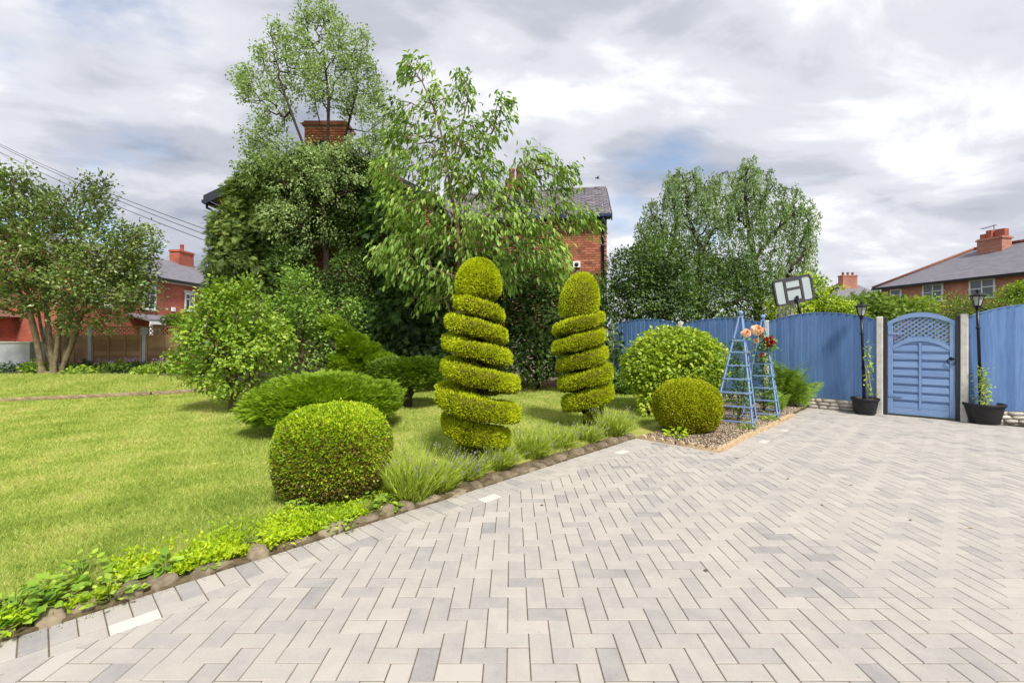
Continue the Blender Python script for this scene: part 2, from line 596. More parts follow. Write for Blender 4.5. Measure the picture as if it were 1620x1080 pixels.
M_block = paving_mat('concrete_paving', [lin((146, 143, 142)), lin((163, 158, 153)), lin((175, 169, 161)), lin((183, 176, 168))])
M_white_block = surf('white_paving', [lin((184, 181, 174)), lin((206, 203, 195))], 20, rough=0.7, tint=True)
M_gravel = surf('gravel', [lin((92, 80, 72)), lin((150, 134, 116)), lin((196, 180, 158)), lin((176, 140, 112))], 6, rough=0.85, tint=True, tintamt=0.1)
M_stone = surf('edging_stone', [lin((70, 62, 48)), lin((112, 100, 82)), lin((150, 136, 114)), lin((128, 130, 92))], 13, 9, rough=0.9, bump=0.8, bscale=30, tint=True, tintamt=0.6)
M_scallop = surf('cast_edging', [lin((150, 126, 98)), lin((190, 166, 132)), lin((208, 186, 154))], 14, 6, rough=0.9, bump=0.5, bscale=60, tint=True, tintamt=0.6)
M_blue = surf('blue_fence_paint', [lin((76, 106, 154)), lin((94, 127, 176)), lin((116, 148, 196))], 3.0, 7, rough=0.62, bump=0.5, bscale=30, tint=True, tintamt=0.55, stretch=(9, 9, 0.7))
M_gate = surf('pale_blue_gate_paint', [lin((104, 134, 178)), lin((120, 149, 192)), lin((136, 163, 204))], 3.0, 6, rough=0.55, bump=0.35, bscale=30, tint=True, tintamt=0.6, stretch=(1, 6, 9))
M_obel = surf('blue_timber', [lin((100, 128, 172)), lin((122, 149, 190)), lin((142, 168, 204))], 5, 6, rough=0.6, tint=True, tintamt=0.7, stretch=(6, 6, 1))
M_conc = surf('post_concrete', [lin((172, 169, 163)), lin((200, 197, 190)), lin((216, 213, 207))], 7, 8, rough=0.9, bump=0.4, bscale=90)
M_jamb = surf('black_stained_timber', [lin((38, 40, 48)), lin((58, 60, 70))], 6, rough=0.6, stretch=(6, 6, 0.6))
M_wstone = surf('whitewashed_stone', [lin((120, 110, 98)), lin((196, 190, 180)), lin((222, 218, 210))], 10, 8, rough=0.9, bump=0.9, bscale=30, tint=True, tintamt=0.6)
M_mortar = surf('mortar', [lin((150, 136, 124)), lin((172, 158, 146))], 20, rough=0.95)
M_brick = surf('brick', [lin((108, 68, 60)), lin((152, 92, 72)), lin((178, 112, 86)), lin((192, 130, 100))], 9, 6, rough=0.88, tint=True, tintamt=0.22)
M_brick_gable = surf('gable_brick', [lin((144, 84, 64)), lin((182, 108, 80)), lin((202, 130, 98))], 9, 6, rough=0.88, tint=True, tintamt=0.22)
M_slate = surf('slate', [lin((88, 86, 98)), lin((118, 112, 120)), lin((140, 134, 132))], 5, 6, rough=0.65, tint=True, tintamt=0.35)
M_slate_t = surf('far_slate', [lin((88, 88, 98)), lin((116, 114, 122)), lin((146, 140, 140))], 2.2, 9, rough=0.7, bump=0.5, bscale=8, stretch=(1, 1, 4), tint=True, tintamt=0.5)
M_ridge = surf('clay_ridge', [lin((120, 72, 58)), lin((150, 96, 80))], 5, rough=0.8)
M_verge = surf('dark_verge_paint', [lin((34, 38, 48)), lin((52, 56, 68))], 5, rough=0.5)
M_navy = surf('navy_gloss_paint', [lin((32, 42, 76)), lin((46, 60, 104))], 5, rough=0.35)
M_black = surf('black_gloss_paint', [lin((14, 15, 18)), lin((26, 27, 31))], 5, rough=0.35)
M_plastic = surf('black_plastic', [lin((26, 26, 29)), lin((40, 40, 44))], 8, rough=0.5)
M_white = surf('white_upvc', [lin((222, 224, 226)), lin((238, 238, 238))], 3, rough=0.4)
M_render = surf('grey_render', [lin((150, 156, 166)), lin((184, 188, 196))], 2, rough=0.9)
M_glass = glass_mat('window_glass', lin((96, 106, 116)), 0.05)
M_dark_glass = glass_mat('dark_glass', lin((30, 30, 36)), 0.08)
M_lamp_glass = glass_mat('lamp_glass', (0.75, 0.8, 0.8), 0.12, 0.55)
M_board_glass = glass_mat('board_acrylic', lin((190, 200, 200)), 0.25, 0.15)
M_terr = brick_tex('terrace_brick', lin((164, 76, 58)), lin((184, 94, 72)), lin((168, 120, 102)))
M_semi = brick_tex('semi_brick', lin((172, 102, 82)), lin((198, 128, 104)), lin((190, 164, 148)))
M_timber = surf('weathered_fence_timber', [lin((116, 86, 64)), lin((152, 120, 94)), lin((178, 146, 118))], 4, 6, rough=0.85, bump=0.4, tint=True, tintamt=0.5, stretch=(1, 1, 8))
M_log = surf('log_edging_timber', [lin((88, 74, 56)), lin((136, 118, 92)), lin((168, 152, 126))], 3, 6, rough=0.9, bump=0.6, bscale=20, stretch=(1, 6, 6))
M_cable = surf('cable_sheath', [lin((44, 46, 56)), lin((62, 64, 74))], 3, rough=0.6)
M_pot = M_plastic
M_rim = surf('orange_rim_paint', [lin((150, 70, 44)), lin((180, 88, 58))], 5, rough=0.5)
M_net = surf('net_cord', [lin((205, 200, 200)), lin((232, 228, 228))], 20, rough=0.9)
M_bark = surf('bark', [lin((60, 50, 40)), lin((98, 84, 66)), lin((128, 112, 90))], 9, 8, rough=0.95, bump=1.0, bscale=40, stretch=(4, 4, 1))
M_bark_pale = surf('pale_grey_bark', [lin((84, 74, 56)), lin((124, 110, 86)), lin((150, 136, 110))], 5, 8, rough=0.9, bump=0.6, bscale=30, stretch=(2, 2, 1))
M_bark_dark = surf('dark_bark', [lin((44, 36, 30)), lin((78, 66, 56))], 9, 8, rough=0.95, bump=0.8, bscale=40, stretch=(4, 4, 1))
M_cherry_bark = surf('cherry_bark', [lin((82, 66, 50)), lin((122, 102, 78)), lin((142, 122, 96))], 6, 6, rough=0.7, stretch=(1, 1, 6), bump=0.4)
M_cane = surf('bamboo_cane', [lin((168, 140, 92)), lin((196, 170, 120))], 12, rough=0.6)

# ------------------------------------------------------------------ ground, lawn, beds
sheet('ground', [(-600, -300, -0.05), (600, -300, -0.05), (600, 900, -0.05), (-600, 900, -0.05)], M_ground)
LAWN = [UN(-9, 0.55), UN(2.98, 0.5), UN(3.02, -0.3), UN(7.7, -0.3), UN(7.7, 3.8), (3.2, 13.2, 0), (-9, 15.5, 0), (-14, 19.0, 0), (-30, 19.0, 0), (-30, 0, 0)]
lawn = sheet('lawn', LAWN, M_lawn, z=0.02, skirt=0.05)
sheet('flower_bed', [UN(-5, 0.252), UN(2.98, 0.252), UN(2.98, 0.62), UN(1.2, 0.74), UN(-0.2, 0.72), UN(-1.0, 0.8), UN(-2.2, 0.66), UN(-5, 0.6)], M_soil, z=0.012, skirt=0.05)
sheet('gravel_bed', [UN(3.0, 0.2), UN(3.0, -0.82), UN(7.75, -0.82), UN(7.75, 0.6), UN(5.6, 0.3), UN(4.4, 0.05)], M_soil, z=0.035, skirt=0.07)
sheet('back_bed', [(-24, 17.4, 0), (-12.6, 15.6, 0), (-8.4, 13.6, 0), (-3, 12.2, 0), (2.4, 12.0, 0), (2.6, 14.3, 0), (-9, 13.5, 0), (-13, 19, 0), (-24, 19, 0)], M_soil, z=0.03)

# ------------------------------------------------------------------ driveway of herringbone blocks
drive_base = sheet('driveway', [UN(-9, 0.24), UN(3.0, 0.24), UN(3.0, -0.82), UN(7.86, -0.82), UN(7.86, -9.5), UN(-2, -9.5), UN(-9, -3)], M_sand, z=-0.0032)


def clip(poly, a, b, c):
    """keep a*x + b*y <= c"""
    out = []
    for i in range(len(poly)):
        p, q = poly[i], poly[(i + 1) % len(poly)]
        dp, dq = a * p[0] + b * p[1] - c, a * q[0] + b * q[1] - c
        if dp <= 0: out.append(p)
        if (dp < 0 < dq) or (dq < 0 < dp):
            t = dp / (dp - dq); out.append((p[0] + (q[0] - p[0]) * t, p[1] + (q[1] - p[1]) * t))
    return out


def area(poly):
    return 0.5 * abs(sum(poly[i][0] * poly[(i + 1) % len(poly)][1] - poly[(i + 1) % len(poly)][0] * poly[i][1] for i in range(len(poly))))


def inset(poly, d):
    n = len(poly); out = []
    s = sum(poly[i][0] * poly[(i + 1) % n][1] - poly[(i + 1) % n][0] * poly[i][1] for i in range(n))
    if s < 0: poly = poly[::-1]
    for i in range(n):
        p0, p1, p2 = Vector(poly[i - 1]), Vector(poly[i]), Vector(poly[(i + 1) % n])
        e1 = (p1 - p0); e2 = (p2 - p1)
        if e1.length < 1e-6 or e2.length < 1e-6: return None
        e1.normalize(); e2.normalize()
        n1 = Vector((-e1.y, e1.x)); n2 = Vector((-e2.y, e2.x))
        k = 1 + n1.dot(n2)
        if k < 0.15: k = 0.15
        out.append(tuple(p1 + (n1 + n2) * (d / k)))
    return out


def block_shape(mb, poly, z=0.0, tint=0.5, tilt=(0, 0)):
    a = inset(poly, 0.0019); b = inset(poly, 0.0044) if a else None
    if not a or not b: return
    n = len(a); cx = sum(p[0] for p in a) / n; cy = sum(p[1] for p in a) / n
    h = lambda p: z + (p[0] - cx) * tilt[0] + (p[1] - cy) * tilt[1]
    V = [(*p, h(p) - 0.04) for p in a] + [(*p, h(p) - 0.0035) for p in a] + [(*p, h(p)) for p in b]
    Fs = [(i, (i + 1) % n, (i + 1) % n + n, i + n) for i in range(n)] + [(i + n, (i + 1) % n + n, (i + 1) % n + 2 * n, i + 2 * n) for i in range(n)] + [tuple(range(2 * n, 3 * n))]
    mb.add(V, Fs, tint)


def un_poly(u0, u1, n0, n1):
    return [tuple(UN(a, b)[:2]) for a, b in ((u0, n0), (u1, n0), (u1, n1), (u0, n1))]


blocks = []                                              # (polygon, full?)
w = 0.1
c_off = np.array((-0.322, 1.876))
for i in range(-110, 140):
    for j in range(-40, 130):
        k = (i - j) % 4
        # herringbone laid square to the view: two cells across, then two cells deep
        if k == 0: r = (i, j, 2, 1)
        elif k == 3: r = (i, j, 1, 2)
        else: continue
        x0, y0 = c_off[0] + r[0] * w, c_off[1] + r[1] * w
        poly = [(x0, y0), (x0 + r[2] * w, y0), (x0 + r[2] * w, y0 + r[3] * w), (x0, y0 + r[3] * w)]
        cx, cy = x0 + r[2] * w / 2, y0 + r[3] * w / 2
        if cy < -1.6 or cx > 11.5 or cx < -6.5: continue
        if cy < 1.4 and abs(cx) > 4.5: continue
        u, n = un_of(np.array((cx, cy)))
        if n > 0.1 or u > 8.1 or n < -8.6 or u < -5.2: continue
        full = 0.02
        if u > 2.9:
            poly = clip(poly, NV_[0], NV_[1], -1.13 + NV_ @ A0)
        elif u > 2.7 and n > -1.05:
            poly = clip(poly, UV_[0], UV_[1], 2.89 + UV_ @ A0); poly = clip(poly, NV_[0], NV_[1], -0.05 + NV_ @ A0) if poly else poly
        elif n > -0.3:
            poly = clip(poly, NV_[0], NV_[1], -0.05 + NV_ @ A0)
        if poly and u > 7.5: poly = clip(poly, UV_[0], UV_[1], 7.84 + UV_ @ A0)
        if len(poly) < 3 or area(poly) < 0.00025: continue
        blocks.append(poly)
# the border: a stretcher row, a header row, and their return round the gravel bed
white_blocks = []
def border(u0, u1, n_str, whites):
    k0, k1 = int(math.floor(u0 / 0.2)), int(math.ceil(u1 / 0.2)) + 1
    for k in range(k0, k1):
        a, b = max(u0, k * 0.2 - 0.1), min(u1, k * 0.2 + 0.1)
        if b - a < 0.02: continue
        p = un_poly(a, b, n_str - 0.05, n_str + 0.05)
        (white_blocks if k in whites else blocks).append(p)
    k0, k1 = int(math.floor(u0 / 0.1)), int(math.ceil(u1 / 0.1))
    for k in range(k0, k1):
        a, b = max(u0, k * 0.1), min(u1, k * 0.1 + 0.1)
        blocks.append(un_poly(a, b, n_str + 0.05, n_str + 0.25))
border(-5.0, 3.0, 0.0, (-12, 0, 11))
border(2.9, 7.84, -1.08, (20, 25))
for k in range(5):
    blocks.append(un_poly(2.9, 3.0, -0.05 - 0.2 * k - 0.19 if k == 4 else -0.05 - 0.2 * k - 0.2, -0.05 - 0.2 * k))


def seen(poly):
    """rough size on screen, 0 when out of frame"""
    cx = sum(p[0] for p in poly) / len(poly); cy = sum(p[1] for p in poly) / len(poly)
    if cy < 1.95: return 0
    x = 810 + F * cx / cy; y = H0 + F * CAMH / cy
    if x < 20 or x > 1600 or y > 1060: return 0
    return area(poly) / cy ** 3


order = sorted(range(len(blocks)), key=lambda i: -seen(blocks[i]))
pick = set(order[:300 - len(white_blocks)])
rest = MB(); brng = random.Random(5)
def block_tone():
    t = brng.gauss(0.62, 0.14)
    if brng.random() < 0.07: t = brng.uniform(0.12, 0.36)
    return min(1, max(0, t))
shared = {}
for i, poly in enumerate(blocks):
    t = block_tone(); z = max(-0.0008, brng.gauss(0, 0.0010)); tl = (max(-.007, min(.007, brng.gauss(0, 0.004))), max(-.007, min(.007, brng.gauss(0, 0.004))))
    if i in pick:
        cx = sum(p[0] for p in poly) / len(poly); cy = sum(p[1] for p in poly) / len(poly)
        loc = [(round(p[0] - cx, 4), round(p[1] - cy, 4)) for p in poly]
        key = (tuple(loc), int(t * 9))
        if key not in shared:
            mb = MB(); block_shape(mb, loc, 0, (int(t * 9) + 0.5) / 9.5); shared[key] = mb.mesh('paving_block', M_block)
        link('paving_block', shared[key], drive_base, (cx, cy, z), (tl[1] * 0.7, tl[0] * 0.7, 0))
    else:
        block_shape(rest, poly, z, t, tl)
rest.build('paving_blocks', M_block, drive_base, kind='stuff')
for poly in white_blocks:
    mb = MB(); block_shape(mb, poly, 0.001, brng.random()); mb.build('white_paving_block', M_white_block, drive_base)

# ------------------------------------------------------------------ stone edging along the lawn
def rock(seed, lx, ly, lz):
    g = np.random.default_rng(seed); V = []; Fs = []; nu, nv = 9, 6
    for i in range(nv + 1):
        a = math.pi * i / nv
        for j in range(nu):
            t = 2 * math.pi * j / nu
            d = np.array((math.sin(a) * math.cos(t), math.sin(a) * math.sin(t), math.cos(a)))
            d = np.sign(d) * np.abs(d) ** 0.6
            V.append(d)
    V = np.array(V); V = V * (1 + 0.2 * wav(V, 2.2, seed)[:, None] + 0.07 * wav(V, 6.0, seed + 9)[:, None]) * np.array((lx, ly, lz)) / 2
    for i in range(nv):
        for j in range(nu): Fs.append((i * nu + j, (i + 1) * nu + j, (i + 1) * nu + (j + 1) % nu, i * nu + (j + 1) % nu))
    return V, Fs


edg = thing('stone_edging', UN(0, 0.33), 'row of rounded brown stones edging the lawn beside the paving', 'edging')
u = -3.6; k = 0; er = random.Random(3)
while u < 2.95:
    ln = er.choice((er.uniform(0.09, 0.14), er.uniform(0.14, 0.2), er.uniform(0.2, 0.28))); V, Fs = rock(100 + k, ln, er.uniform(0.12, 0.17), er.uniform(0.08, 0.15))
    p = UN(u + ln / 2, 0.318 + er.uniform(-0.012, 0.012), er.uniform(-0.03, 0.004))
    mb = MB(); mb.add(V, Fs, er.random(), True)
    mb.build('stone', M_stone, edg, p - np.array(edg.location), (er.uniform(-.1, .1), er.uniform(-.1, .1), math.atan2(UV_[1], UV_[0]) + er.uniform(-.3, .3)))
    u += ln + er.choice((0.0, 0.015, 0.03, 0.05, 0.14)); k += 1

# cast scalloped edging round the gravel bed: wavy top, two lengths
def scallop_mesh(L, waves):
    mb = MB(); n = 24; top = [(-L / 2 + L * i / n, 0.02 + 0.045 * abs(math.sin(math.pi * waves * i / n))) for i in range(n + 1)]
    poly = [(L / 2, -0.06), (-L / 2, -0.06)] + top
    mb.prism(poly, -0.022, 0.022, 0.5)
    return mb
for nm, p0, p1, lab in (('scalloped_edging', UN(3.0, 0.22), UN(3.0, -0.84), 'short run of wavy cream edging tiles between lawn corner and paving corner'),
                        ('scalloped_edging', UN(2.98, -0.85), UN(6.5, -0.87), 'long run of wavy cream edging tiles in front of the obelisks')):
    t = thing(nm, (p0 + p1) / 2, lab, 'edging', 'scalloped edging round the gravel bed')
    d = p1 - p0; L = np.linalg.norm(d); n = max(1, round(L / 0.265)); a = math.atan2(d[1], d[0])
    for i in range(n):
        q = p0 + d * (i + 0.5) / n
        scallop_mesh(L / n - 0.008, 2).build('edging_tile', M_scallop, t, q - np.array(t.location) + np.array((er.gauss(0, .006), er.gauss(0, .006), er.gauss(0, .008))), (er.gauss(0, .08), er.gauss(0, .03), a + er.gauss(0, .03)))

# gravel
g = np.random.default_rng(21); n = 9000
gu = g.uniform(2.98, 7.6, n); gn = -0.83 + (g.uniform(0, 1, n) ** 1.4) * 1.1
keep = gn < 0.2 - 0.04 * (gu - 3)
gu, gn = gu[keep], gn[keep]
P = np.stack([A0[0] + UV_[0] * gu + NV_[0] * gn, A0[1] + UV_[1] * gu + NV_[1] * gn, 0.038 + g.uniform(0, 0.012, len(gu))], 1)
OCT = (np.array([(1, 0, 0), (-1, 0, 0), (0, 1, 0), (0, -1, 0), (0, 0, 1), (0, 0, -1)]) * 0.5, np.array([(0, 2, 4), (2, 1, 4), (1, 3, 4), (3, 0, 4), (2, 0, 5), (1, 2, 5), (3, 1, 5), (0, 3, 5)]))
sc = g.uniform(0.014, 0.034, (len(P), 1)) * g.uniform(0.6, 1.3, (len(P), 3)); sc[:, 2] *= 0.6
o = link('gravel', np_mesh('gravel', *[x for x in inst(OCT, P, rdir(len(P), g) * np.array((1, 1, .3)), np.array((0, 0, 1.0)) + 0 * P, sc, g.uniform(0, 1, len(P)))][:2], M_gravel, np.repeat(g.uniform(0, 1, len(P)), 6)))
tag(o, 'pale brown gravel covering the bed under the obelisks', 'gravel', kind='stuff')

# log edging on the far lawn
for i, (a, b) in enumerate((((-40, 640), (240, 627)), ((241, 626.5), (352, 620)))):
    p, q = gp(*a), gp(*b); mid = (p + q) / 2
    mb = MB(); n = 10
    pts = [p + (q - p) * k / n + np.array((er.gauss(0, .01), er.gauss(0, .012), 0.05 + er.gauss(0, .006))) - mid for k in range(n + 1)]
    mb.tube(pts, [0.065 + er.gauss(0, .004) for _ in pts], 9)
    o = mb.build('log_edging', M_log, loc=mid)
    tag(o, ('long brown half-buried log across the far lawn', 'short pale grey log end beside the leafy plum bush')[i], 'log')
# ------------------------------------------------------------------ blue fence, gate
FA = np.array((6.65, 8.29, 0.0)); FD = np.array((0.743, -0.669, 0.0)); FROT = math.atan2(FD[1], FD[0])
def FP(s, y=0.0, z=0.0):
    return FA + FD * s + np.array((-FD[1], FD[0], 0)) * y + np.array((0, 0, z))

fr = random.Random(8)
posts = [(-5.42, 1.72, 'concrete fence post where the blue fence meets the dark shrubs'),
         (-3.64, 1.74, 'concrete fence post behind the yellow variegated bush'),
         (-1.84, 1.73, 'concrete fence post behind the rose obelisks'),
         (0.0, 1.755, 'concrete gate post on the hinge side of the blue gate'),
         (1.09, 1.77, 'concrete gate post on the ring handle side of the blue gate')]
for s, h, lab in posts:
    mb = MB(); mb.box((0, 0, h / 2 - 0.03), (0.098, 0.11, h + 0.06), bev=0.012)
    o = mb.build('concrete_post', M_conc, loc=FP(s), rot=(0, 0, FROT)); tag(o, lab, 'post', 'concrete posts of the blue fence')


def fence_panel(s0, s1, lab, rise=0.17, h0=1.68, stones=True, P0=None, rot=FROT):
    """bow-topped panel of upright overlapping boards, rails behind, whitewashed stones below"""
    L = s1 - s0
    P0 = FP(s0) if P0 is None else P0
    t = thing('fence_panel', P0, lab, 'fence', 'bow-topped blue fence panels', rot)
    n = round(L / 0.118); wbd = L / n
    top = lambda x: h0 + rise * math.sin(math.pi * min(1, max(0, x / L))) ** 0.8
    for i in range(n):
        x0, x1 = i * wbd - 0.006, (i + 1) * wbd + 0.008
        b = MB(); z0 = 0.205 + fr.uniform(-.004, .004)
        # feather-edge: thick on one side, thin on the other
        V = []
        for (x, y0, y1) in ((x0, -0.010, 0.004), (x1, -0.034, 0.004)):
            for z in (z0, top(x)): V += [(x, y0, z), (x, y1, z)]
        Fs = [(0, 4, 6, 2), (1, 3, 7, 5), (0, 1, 5, 4), (2, 6, 7, 3), (0, 2, 3, 1), (4, 5, 7, 6)]
        b.add(V, Fs, fr.random()); b.build('board', M_blue, t)
    for z in (0.4, 0.95, 1.5):
        b = MB(); b.box((L / 2, 0.028, z), (L, 0.04, 0.07)); b.build('rail', M_blue, t)
    # capping strip following the bow
    b = MB(); m = 18; up = []; lo = []
    for i in range(m + 1):
        x = L * i / m; up.append((x, top(x) + 0.016)); lo.append((x, top(x) + 0.002))
    b.prism(up + lo[::-1], -0.032, 0.012); b.build('capping', M_blue, t)
    if stones:
        w = thing('plinth_wall', P0 + np.array((math.cos(rot), math.sin(rot), 0)) * L / 2, lab.replace('bow-topped blue fence panel', 'whitewashed stone footing under the blue panel'), 'wall', 'whitewashed footings of the blue fence', rot)
        b = MB(); b.box((0, 0.02, 0.085), (L, 0.09, 0.21)); b.build('mortar_core', M_mortar, w)
        for r in range(3):
            x = -L / 2 + 0.0; z = 0.037 + r * 0.064
            while x < L / 2 - 0.03:
                ln = min(fr.uniform(0.11, 0.24), L / 2 - x)
                V, Fs = rock(fr.randrange(9999), max(0.03, ln - 0.012), 0.05, 0.055)
                b = MB(); b.add(V, Fs, fr.random(), True); b.build('stone', M_wstone, w, (x + ln / 2, -0.03, z))
                x += ln
    return t


fence_panel(-5.37, -3.69, 'bow-topped blue fence panel between dark shrubs and yellow variegated bush', 0.13, 1.68)
fence_panel(-3.59, -1.89, 'bow-topped blue fence panel behind the yellow bush and first obelisk', 0.13, 1.66)
fence_panel(-1.79, -0.05, 'wide bow-topped blue fence panel between obelisks and gate behind fern', 0.16, 1.69)
fence_panel(0.0, 1.83, 'bow-topped blue fence panel beyond the ring handle side of gate', 0.2, 1.71, True, FP(1.145, 0.02), R(-17))

for s, lab in ((0.081, 'thin black stained timber post on hinge side of blue gate'), (1.014, 'thin black stained timber post on handle side of blue gate')):
    mb = MB(); mb.box((0, 0, 0.86), (0.05, 0.08, 1.76), bev=0.004)
    o = mb.build('gate_jamb', M_jamb, loc=FP(s, 0.0), rot=(0, 0, FROT)); tag(o, lab, 'post', 'black timber gate jambs')

G0, G1 = 0.112, 0.986; GW = G1 - G0
gate = thing('garden_gate', FP(G0, 0, 0), 'pale blue arched wooden gate with lattice top and ring handle', 'gate', None, FROT)
def arc(h_side, h_mid, x0, x1, n=18):
    return [(x0 + (x1 - x0) * i / n, h_side + (h_mid - h_side) * (1 - (2 * i / n - 1) ** 2)) for i in range(n + 1)]
for x in (0.036, GW - 0.036):
    b = MB(); b.box((x, 0, 0.03 + 0.815), (0.072, 0.045, 1.63), bev=0.006, tint=0.7); b.build('stile', M_gate, gate)
a = arc(1.655, 1.815, 0, GW); bb = arc(1.585, 1.735, 0, GW)
b = MB(); b.prism(a + bb[::-1], -0.027, 0.024, 0.8); b.build('arched_top_rail', M_gate, gate)
a = arc(1.235, 1.395, 0.07, GW - 0.07); bb = arc(1.165, 1.315, 0.07, GW - 0.07)
b = MB(); b.prism(a + bb[::-1], -0.0255, 0.022, 0.8); b.build('arched_middle_rail', M_gate, gate)
b = MB(); b.box((GW / 2, 0, 0.085), (GW - 0.146, 0.038, 0.11), bev=0.004, tint=0.6); b.build('bottom_rail', M_gate, gate)
b = MB(); b.box((GW / 2, -0.017, 0.715), (0.034, 0.018, 1.15), tint=0.7); b.build('muntin', M_gate, gate)
z = 0.145; k = 0
b = MB(); b.prism([(0.075, 1.1), (GW - 0.075, 1.1)] + [(x, zz + 0.03) for x, zz in bb[::-1] if 0.075 < x < GW - 0.075], 0.0, 0.016, 0.4); b.build('head_board', M_gate, gate)
while z < 1.14:
    for sd in (0, 1):
        x0, x1 = (0.073, GW / 2 - 0.018) if sd == 0 else (GW / 2 + 0.018, GW - 0.073)
        b = MB(); b.box(((x0 + x1) / 2, -0.008, z + 0.049), (x1 - x0, 0.018, 0.098), rot=Matrix.Rotation(R(-3), 3, 'X'), bev=0.004, tint=fr.random()); b.build('board', M_gate, gate)
        b = MB(); b.box(((x0 + x1) / 2, 0.014, z + 0.12), (x1 - x0, 0.012, 0.075), tint=fr.random() * 0.5); b.build('back_board', M_gate, gate)
    z += 0.142
# lattice: two layers of diagonal laths cut to the opening
def lattice(parent, mat, x0, x1, lo, hi, step, wd, ang, ys, th=0.008, clipn=120):
    for li, sgn in enumerate((1, -1)):
        dx, dz = math.cos(ang), math.sin(ang) * sgn
        c = -3.0
        while c < 3.0:
            # line through (x0 + c, mid) ; walk it and keep the inside run
            run = []
            for i in range(clipn + 1):
                s_ = -2 + 4 * i / clipn
                x = (x0 + x1) / 2 + c + dx * s_; zz = (lo((x0 + x1) / 2) + hi((x0 + x1) / 2)) / 2 + dz * s_
                if x0 < x < x1 and lo(x) - 0.02 < zz < hi(x) + 0.02: run.append((x, zz))
            if len(run) > 1:
                p, q = np.array(run[0]), np.array(run[-1]); d = q - p; L = np.linalg.norm(d)
                if L > wd:
                    nn = np.array((-d[1], d[0])) / L * wd / 2
                    b = MB(); b.prism([tuple(p - nn), tuple(q - nn), tuple(q + nn), tuple(p + nn)], ys + li * th * 1.15, ys + li * th * 1.15 + th, fr.random())
                    b.build('lath', mat, parent)
            c += step
lo = lambda x: 1.235 + 0.16 * (1 - (2 * (x - 0.07) / (GW - 0.14) - 1) ** 2)
hi = lambda x: 1.585 + 0.15 * (1 - (2 * x / GW - 1) ** 2)
lattice(gate, M_gate, 0.072, GW - 0.072, lo, hi, 0.088, 0.024, R(40), -0.01)
b = MB(); pts = [(0.055 * math.cos(t * math.pi / 8), 0, 0.055 * math.sin(t * math.pi / 8)) for t in range(17)]
b.tube([(p[0], -0.038, p[2]) for p in pts], 0.0065, 6, cap=False)
ring = b.build('ring_handle', M_black, gate, (GW - 0.045, 0, 0.985))
b = MB(); b.lathe([(0.0, -0.0), (0.03, 0.0), (0.03, 0.012), (0.0, 0.012)], k=14); b.build('back_plate', M_black, ring, (0, -0.0225, 0.045), (R(90), 0, 0))
for z in (0.35, 1.45):
    b = MB(); b.box((0.11, -0.03, z), (0.2, 0.006, 0.035), bev=0.002); b.build('hinge', M_gate, gate)

# ------------------------------------------------------------------ basketball hoop behind the fence
hb = pp(1256, 459, 10.4); base = np.array((hb[0] + 0.11, hb[1] - 0.12, 0.0))
hoop = thing('basketball_hoop', base, 'tilted black framed basketball backboard with net on pole behind blue fence', 'basketball hoop', None, R(8))
lc = np.array((-0.10, 0.14, hb[2]))
roll = Matrix.Rotation(R(-11), 3, 'Y')
def rl(x, y, z): return tuple(np.array(roll @ Vector((x, y, z))) + lc)
def rrect(wd, ht, r, n=5):
    o = []
    for cx, cy, a0 in ((wd / 2 - r, ht / 2 - r, 0), (-wd / 2 + r, ht / 2 - r, 90), (-wd / 2 + r, -ht / 2 + r, 180), (wd / 2 - r, -ht / 2 + r, 270)):
        for i in range(n + 1): t = R(a0 + 90 * i / n); o.append((cx + r * math.cos(t), cy + r * math.sin(t)))
    return o
bo, bi = rrect(0.98, 0.60, 0.09), rrect(0.90, 0.52, 0.06)
b = MB(); n = len(bo)
for (p, q) in ((bo, bi),):
    V = [rl(x, -0.025, z) for x, z in p] + [rl(x, -0.025, z) for x, z in q] + [rl(x, 0.025, z) for x, z in p] + [rl(x, 0.025, z) for x, z in q]
    Fs = []
    for i in range(n):
        j = (i + 1) % n
        Fs += [(i, j, n + j, n + i), (2 * n + i, 3 * n + i, 3 * n + j, 2 * n + j), (i, 2 * n + i, 2 * n + j, j), (n + i, n + j, 3 * n + j, 3 * n + i)]
    b.add(V, Fs)
M_bd = surf('grey_board_plastic', [lin((58, 56, 62)), lin((80, 76, 80))], 8, rough=0.6)
fo = b.build('board_frame', M_bd, hoop)
for (x0, x1, z0, z1) in ((-0.45, -0.235, -0.26, 0.26), (0.235, 0.45, -0.26, 0.26), (-0.17, 0.17, 0.07, 0.22), (-0.17, 0.17, -0.21, 0.02)):
    b = MB(); b.box(((x0 + x1) / 2, 0, (z0 + z1) / 2), (x1 - x0, 0.012, z1 - z0)); b.v = [rl(*p) for p in b.v]; b.build('clear_panel', M_board_glass, fo)
for (x, z, wd, ht) in ((-0.205, 0, 0.06, 0.53), (0.205, 0, 0.06, 0.53), (0, 0.045, 0.35, 0.045), (0, 0.242, 0.35, 0.04), (0, -0.238, 0.35, 0.05)):
    b = MB(); b.box((x, -0.002, z), (wd, 0.04, ht)); b.v = [rl(*p) for p in b.v]; b.build('frame_bar', M_bd, fo)
b = MB(); b.tube([(0, 0, 0), (0, 0, 1.0), (-0.005, 0.0, 1.7), (-0.03, 0.02, 1.92), rl(0.02, -0.05, -0.14)], 0.032, 8); b.build('pole', M_black, hoop)
b = MB(); rc = rl(0, 0.27, -0.22)
b.tube([(rc[0] + 0.225 * math.cos(t * math.pi / 12), rc[1] + 0.225 * math.sin(t * math.pi / 12), rc[2] + 0.03 * math.cos(t * math.pi / 12)) for t in range(25)], 0.009, 6, cap=False)
b.tube([rl(0, 0.02, -0.22), rl(0, 0.06, -0.22)], 0.03, 6)
rim = b.build('rim', M_rim, hoop)
b = MB()
